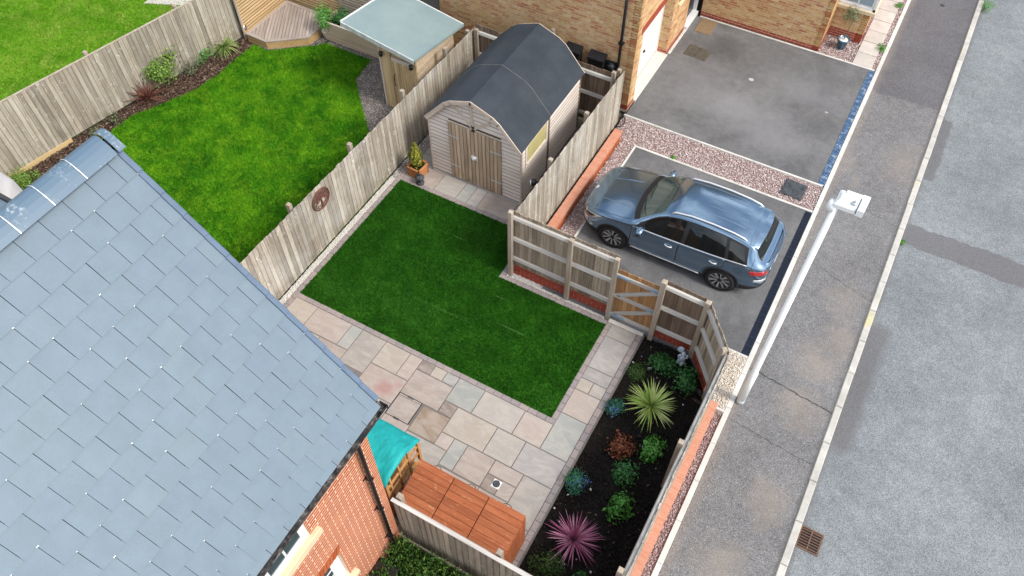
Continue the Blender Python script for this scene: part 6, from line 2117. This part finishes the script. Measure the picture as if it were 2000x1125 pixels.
spiky('bronze_cordyline', 'bronze red spiky plant in the bark mulch', 'plant', (-17.02, 9.98, 0), 46, .78, .02, 'cordy2', .7, 28, .08, .35, hi=1.4)
shrub('bush', 'round light green box bush beside the slate ridge', 'plant', (-17.32, 6.12, 0), (.30, .30, .30), 1600, .04, 'lf_lime', seed=29, asp=.6)
shrub('bush', 'small grey green seedling plant in the mulch near the slate ridge end', 'plant', (-17.15, 8.25, 0), (.2, .2, .16), 230, .05, 'lf_olive', seed=30)
shrub('bush', 'second small grey green plant, nearer the bronze spiky plant', 'plant', (-17.05, 8.85, 0), (.15, .17, .2), 190, .05, 'lf_olive', seed=31)
gz_ = E('gazing_ball', 'polished steel ball beside the left end of the corner deck', 'garden ornament', (-16.58, 13.52, 0))
O('ball', MB().lathe([(.11 * math.sin(a), .33 - .11 * math.cos(a)) for a in np.linspace(.05, math.pi - .05, 14)], 20).mesh('ball', M['chrome'], True), gz_)
O('stand', MB().lathe([(.09, 0), (.05, .05), (.035, .18), (.06, .23)], 12).mesh('stand', M['iron'], True), gz_)
pp = E('potted_shrub', 'bushy green shrub in a white pot at the right end of the deck', 'potted plant', (-14.46, 14.66, 0))
O('pot', MB().lathe([(.085, 0), (.12, .24), (.125, .25), (.10, .235)], 18).mesh('pot', M['pot_white'], True), pp)
O('foliage', leaves(1300, (.27, .27, .42), .68, .06, 'lf_mid', .4, 18, seed=41, spread=.26), pp, kind='stuff')
stk = E('garden_stake', 'teal topped cane standing in the shrub by the deck', 'garden ornament', (-14.62, 14.86, 0))
O('cane', MB().tube([(0, 0, 0), (.05, 0, 1.32)], .009, 6).mesh('cane', M['slat']), stk)
O('finial', MB().lathe([(.02, 1.3), (.09, 1.33), (.10, 1.37), (.05, 1.41), (.015, 1.42)], 10).mesh('finial', M['teal']), stk)
shrub('planter_shrub', 'dark green shrub growing in the long timber planter', 'plant', (-14.0, 14.92, .48), (.26, .26, .26), 900, .05, 'lf_dark', seed=42)
shrub('planter_shrub', 'small plum coloured plant in the long planter beside the green roof', 'plant', (-13.4, 14.95, .48), (.18, .18, .12), 220, .05, 'lf_red', seed=43)
# dark growth behind the store
shrub('conifer', 'dark conifer in the gap between log store and buff house', 'tree', (-11.9, 18.2, 0), (.7, .9, 1.2), 2600, .10, 'lf_hedge', seed=44, zc=1.2)

# golden conifer in a square planter
pc = E('square_planter', 'golden conifer in an orange timber planter at the corner of the turf', 'potted plant', (-9.03, 11.28, .008), R(-4))
pw_ = .19
for k, (dx, dy, rz) in enumerate(((0, -pw_, 0), (pw_, 0, 90), (0, pw_, 180), (-pw_, 0, 270))):
    O('side_panel', MB().add([(-.155, -.012, .03), (.155, -.012, .03), (.185, -.012, .30), (-.185, -.012, .30), (-.155, .012, .03), (.155, .012, .03), (.185, .012, .30), (-.185, .012, .30)],
                             [(0, 1, 2, 3), (7, 6, 5, 4), (0, 4, 5, 1), (1, 5, 6, 2), (2, 6, 7, 3), (3, 7, 4, 0)]).mesh('side_panel', M['planter']), pc, (dx * .92, dy * .92, 0), (0, 0, R(rz)))
    O('rim_board', MB().box(-.215, .215, -.025, .025, .30, .325, 0, .004).mesh('rim_board', M['planter']), pc, (dx * 1.0, dy * 1.0, 0), (0, 0, R(rz)))
    O('corner_post', MB().box(-.016, .016, -.016, .016, 0, .30).mesh('corner_post', M['bin']), pc, ((1 if k in (0, 1) else -1) * .172, (1 if k in (1, 2) else -1) * .172, 0))
O('planter_soil', MB().box(-.165, .165, -.165, .165, .05, .28).mesh('planter_soil', M['soil']), pc)
O('foliage', leaves(2200, (.24, .24, .38), .62, .055, 'lf_gold', .5, 20, cone=True, seed=45, spread=.25), pc, kind='stuff')
# stone lantern
sn = E('stone_lantern', 'small dark stone lantern ornament in front of the square planter', 'garden ornament', (-8.80, 11.02, .008))
O('base', MB().lathe([(.10, 0), (.11, .03), (.075, .06), (.07, .08)], 12).mesh('base', M['lantern'], True), sn)
lb = MB()
for a in range(4):
    q = R(45 + 90 * a)
    lb.box(-.015, .015, -.015, .015, .08, .19, 0, 0, Matrix.Translation((.058 * math.cos(q), .058 * math.sin(q), 0)))
O('light_chamber', lb.lathe([(.04, .08), (.04, .19)], 8).mesh('light_chamber', M['lantern']), sn)
O('cap', MB().lathe([(.115, .19), (.12, .205), (.085, .25), (.05, .275), (.035, .28)], 12).mesh('cap', M['lantern'], True), sn)
O('finial', MB().lathe([(.025, .28), (.035, .31), (.02, .345), (.006, .36)], 10).mesh('finial', M['lantern'], True), sn)
# olive tree in a blue pot
ot = E('potted_tree', 'small olive standard tree in a glazed teal blue pot', 'potted plant', (-1.06, 21.60, 0))
O('pot', MB().lathe([(.115, 0), (.165, .27), (.178, .28), (.178, .31), (.155, .31), (.15, .27), (.05, .262)], 24).mesh('pot', M['pot_blue'], True), ot)
O('pebble_top', MB().lathe([(.15, .26), (.14, .278), (.03, .285)], 16).mesh('pebble_top', M['pot_white'], True), ot)
O('trunk', MB().tube([(0, 0, .2), (.012, .01, .5), (.04, .02, .86)], [.014, .011, .008], 7).mesh('trunk', M['stem']), ot)
O('crown', leaves(900, (.24, .24, .26), 1.06, .05, 'lf_olive', .35, 16, seed=46, spread=.28), ot, kind='stuff')
for (x, y, lab, s_) in ((.02, 22.1, 'green weed clump beside the front path near the drive', .13), (-.02, 24.45, 'green weed tuft beside the front path further off', .11),
                        (2.25, 15.06, 'weed tuft growing by the kerb at the end of the trench scar', .07), (2.3, 25.75, 'mossy weed tuft along the kerb at the top edge', .22), (-.7, 22.3, 'tiny weed at the foot of the bay wall', .06),
                        (-3.6, 14.96, 'tiny green weed at the edging between the two driveways', .05)):
    shrub('weed', lab, 'weed', (x, y, -.1 if x > 2 else -.01), (s_, s_ * 1.2, s_ * .7), int(60 + 1500 * s_), .045, 'lf_mid', seed=int(abs(x * 10 + y)), asp=.4)

# hedge below the fence
rg = np.random.default_rng(77)
nh_ = 13000
x = rg.uniform(-4.12, -1.9, nh_); y = rg.uniform(1.7, 3.22, nh_)
bump_ = .07 * np.sin(x * 9 + np.sin(y * 7) * 1.5) + .06 * np.sin(y * 11 + x * 3)
z = (.50 + bump_) * rg.uniform(.45, 1.05, nh_)
d = rg.normal(size=(nh_, 3)) * .5 + np.array([0, 0, 1.0]); d /= np.linalg.norm(d, axis=1)[:, None]
t2 = np.cross(d, rg.normal(size=(nh_, 3))); t2 /= np.linalg.norm(t2, axis=1)[:, None]
P = np.stack([x, y, z], -1); L = (.085 * rg.uniform(.6, 1.3, nh_))[:, None]
V = np.stack([P, P + d * L * .5 + t2 * L * .16, P + d * L, P + d * L * .5 - t2 * L * .16], 1).reshape(-1, 3) - np.array([-3.0, 2.5, 0])
hg = E('hedge', 'dense dark green hedge between brick house and grey fence', 'hedge', (-3.0, 2.5, 0))
O('foliage', fastmesh('foliage', V, np.arange(nh_ * 4).reshape(-1, 4), M['lf_hedge']), hg, kind='stuff')
O('stem', stems(16, .45, .9, .01, 5), hg, kind='stuff')
bx = E('storage_box', 'black lidded box at the foot of the brick house wall', 'box', (-3.98, 2.42, 0))
O('body', MB().box(-.18, .18, -.3, .3, 0, .42, 0, .02).mesh('body', M['black']), bx)
O('lid', MB().box(-.2, .2, -.32, .32, .42, .46, 0, .015).mesh('lid', M['black']), bx)

# statue of a seated cherub holding a bowl on its shoulder
su = E('garden_statue', 'pale blue stone cherub statue with a bowl, standing by the dark fence post', 'statue', (-1.10, 9.38, -.07), R(-20))
sv = MB()
sv.lathe([(.085, 0), (.095, .03), (.07, .05)], 14)
sv.lathe([(.055, .04), (.075, .10), (.082, .20), (.072, .29), (.045, .335), (.03, .345)], 14)
for s_ in (-1, 1):
    sv.tube([(s_ * .035, 0, .12), (s_ * .055, -.075, .10), (s_ * .06, -.085, .02), (s_ * .06, -.115, .012)], [.042, .034, .026, .02], 8)
sv.tube([(-.065, 0, .30), (-.105, -.04, .24), (-.055, -.085, .22)], [.028, .024, .018], 8)
sv.tube([(.065, 0, .30), (.115, .0, .34), (.085, .01, .43)], [.028, .024, .018], 8)
sv.tube([(0, 0, .33), (0, -.005, .37)], .024, 8)
sv.lathe([(.012, -.062), (.042, -.045), (.056, 0), (.05, .035), (.015, .062)], 12, 0, Matrix.Translation((.0, -.012, .415)))
su.scale = (.85, .85, .85)
O('figure', sv.mesh('figure', M['statue'], True), su)
O('bowl', MB().lathe([(.03, 0), (.06, .03), (.082, .09), (.085, .10), (.07, .095), (.05, .05), (.01, .035)], 16, 0, Matrix.Translation((-.10, .02, .36)) @ Matrix.Rotation(R(-18), 4, 'Y')).mesh('bowl', M['statue'], True), su)

# black cabinets and hose reel on the buff wall, cable on the gravel
for x0, x1, lab in ((-7.28, -6.82, 'black wall cabinet on the buff wall, the left one next to the fence stub'), (-6.60, -6.13, 'black wall cabinet on the buff wall, the one nearer the downpipe')):
    t = E('wall_cabinet', lab, 'cabinet', ((x0 + x1) / 2, 15.93, .6), 0, 'black cabinets on the buff wall')
    h = (x1 - x0) / 2
    O('body', MB().box(-h + .02, h - .02, -.1, .11, 0, .86).mesh('body', M['blackmatt']), t)
    O('lid', MB().add([(-h, -.13, .82), (h, -.13, .82), (h, .11, .90), (-h, .11, .90), (-h, -.13, .88), (h, -.13, .88), (h, .11, .98), (-h, .11, .98)], F6).mesh('lid', M['black']), t)
    O('latch', MB().box(-.02, .02, -.115, -.1, .6, .66).mesh('latch', M['iron']), t)
hr = E('hose_reel', 'small round black hose reel on the buff wall beside the downpipe', 'hose reel', (-5.98, 15.92, 1.28))
O('reel', MB().lathe([(.13, -.05), (.13, -.04), (.09, -.035), (.09, .035), (.13, .04), (.13, .05)], 20, 0, Matrix.Rotation(R(90), 4, 'X')).mesh('reel', M['black'], True), hr)
O('bracket', MB().box(-.15, .15, .055, .12, -.14, .16, 0, .02).mesh('bracket', M['blackmatt']), hr)
O('cable', MB().tube([(-5.40, 15.78, .02), (-5.28, 15.66, .05), (-5.22, 15.5, .06), (-5.25, 15.36, .04), (-5.38, 15.28, .02)], .011, 6).mesh('cable', M['black'], True), None, label='black cable looping over the pink gravel at the house corner', cat='cable')
# covered furniture behind the ridge
cv = E('covered_barbecue', 'pale fabric covered garden furniture by the fence behind the slate ridge', 'cover', (-17.5, 5.38, 0), 0)
O('cover', MB().add([(-.95, -.55, 0), (1.2, -.45, 0), (.85, .42, 0), (-.95, .5, 0), (-.95, -.52, .86), (1.28, -.25, .86), (.74, .34, .90), (-.95, .46, .94), (-.7, -.4, .98), (1.0, -.2, .97), (.6, .22, 1.0), (-.7, .3, 1.05)],
                    [(0, 1, 5, 4), (1, 2, 6, 5), (2, 3, 7, 6), (3, 0, 4, 7), (4, 5, 9, 8), (5, 6, 10, 9), (6, 7, 11, 10), (7, 4, 8, 11), (8, 9, 10, 11)]).mesh('cover', M['tarp'], True), cv)

# ------------------------------------------------------------------ groups for things that repeat
GROUPS = dict(green_shrub='green shrubs in the black soil bed', flowering_mound='blue flowering mounds at the patio edge', bush='small plants in the mulch bed',
              weed='weeds along edgings and kerb', planter_shrub='plants in the long timber planter', dwarf_wall='low brick walls and plinths under the fences',
              slatted_screen='slatted screens round the corner deck', drainage_channel='drainage channels across the driveway mouths',
              inspection_cover='square inspection covers', fence='close boarded timber fences', pink_gravel='pink gravel beds', white_gravel='white gravel strips')
for o in SC.objects:
    if o.parent is None and o.get('label') and not o.get('group'):
        k = o.name.split('.')[0]
        if k in GROUPS:
            o['group'] = GROUPS[k]
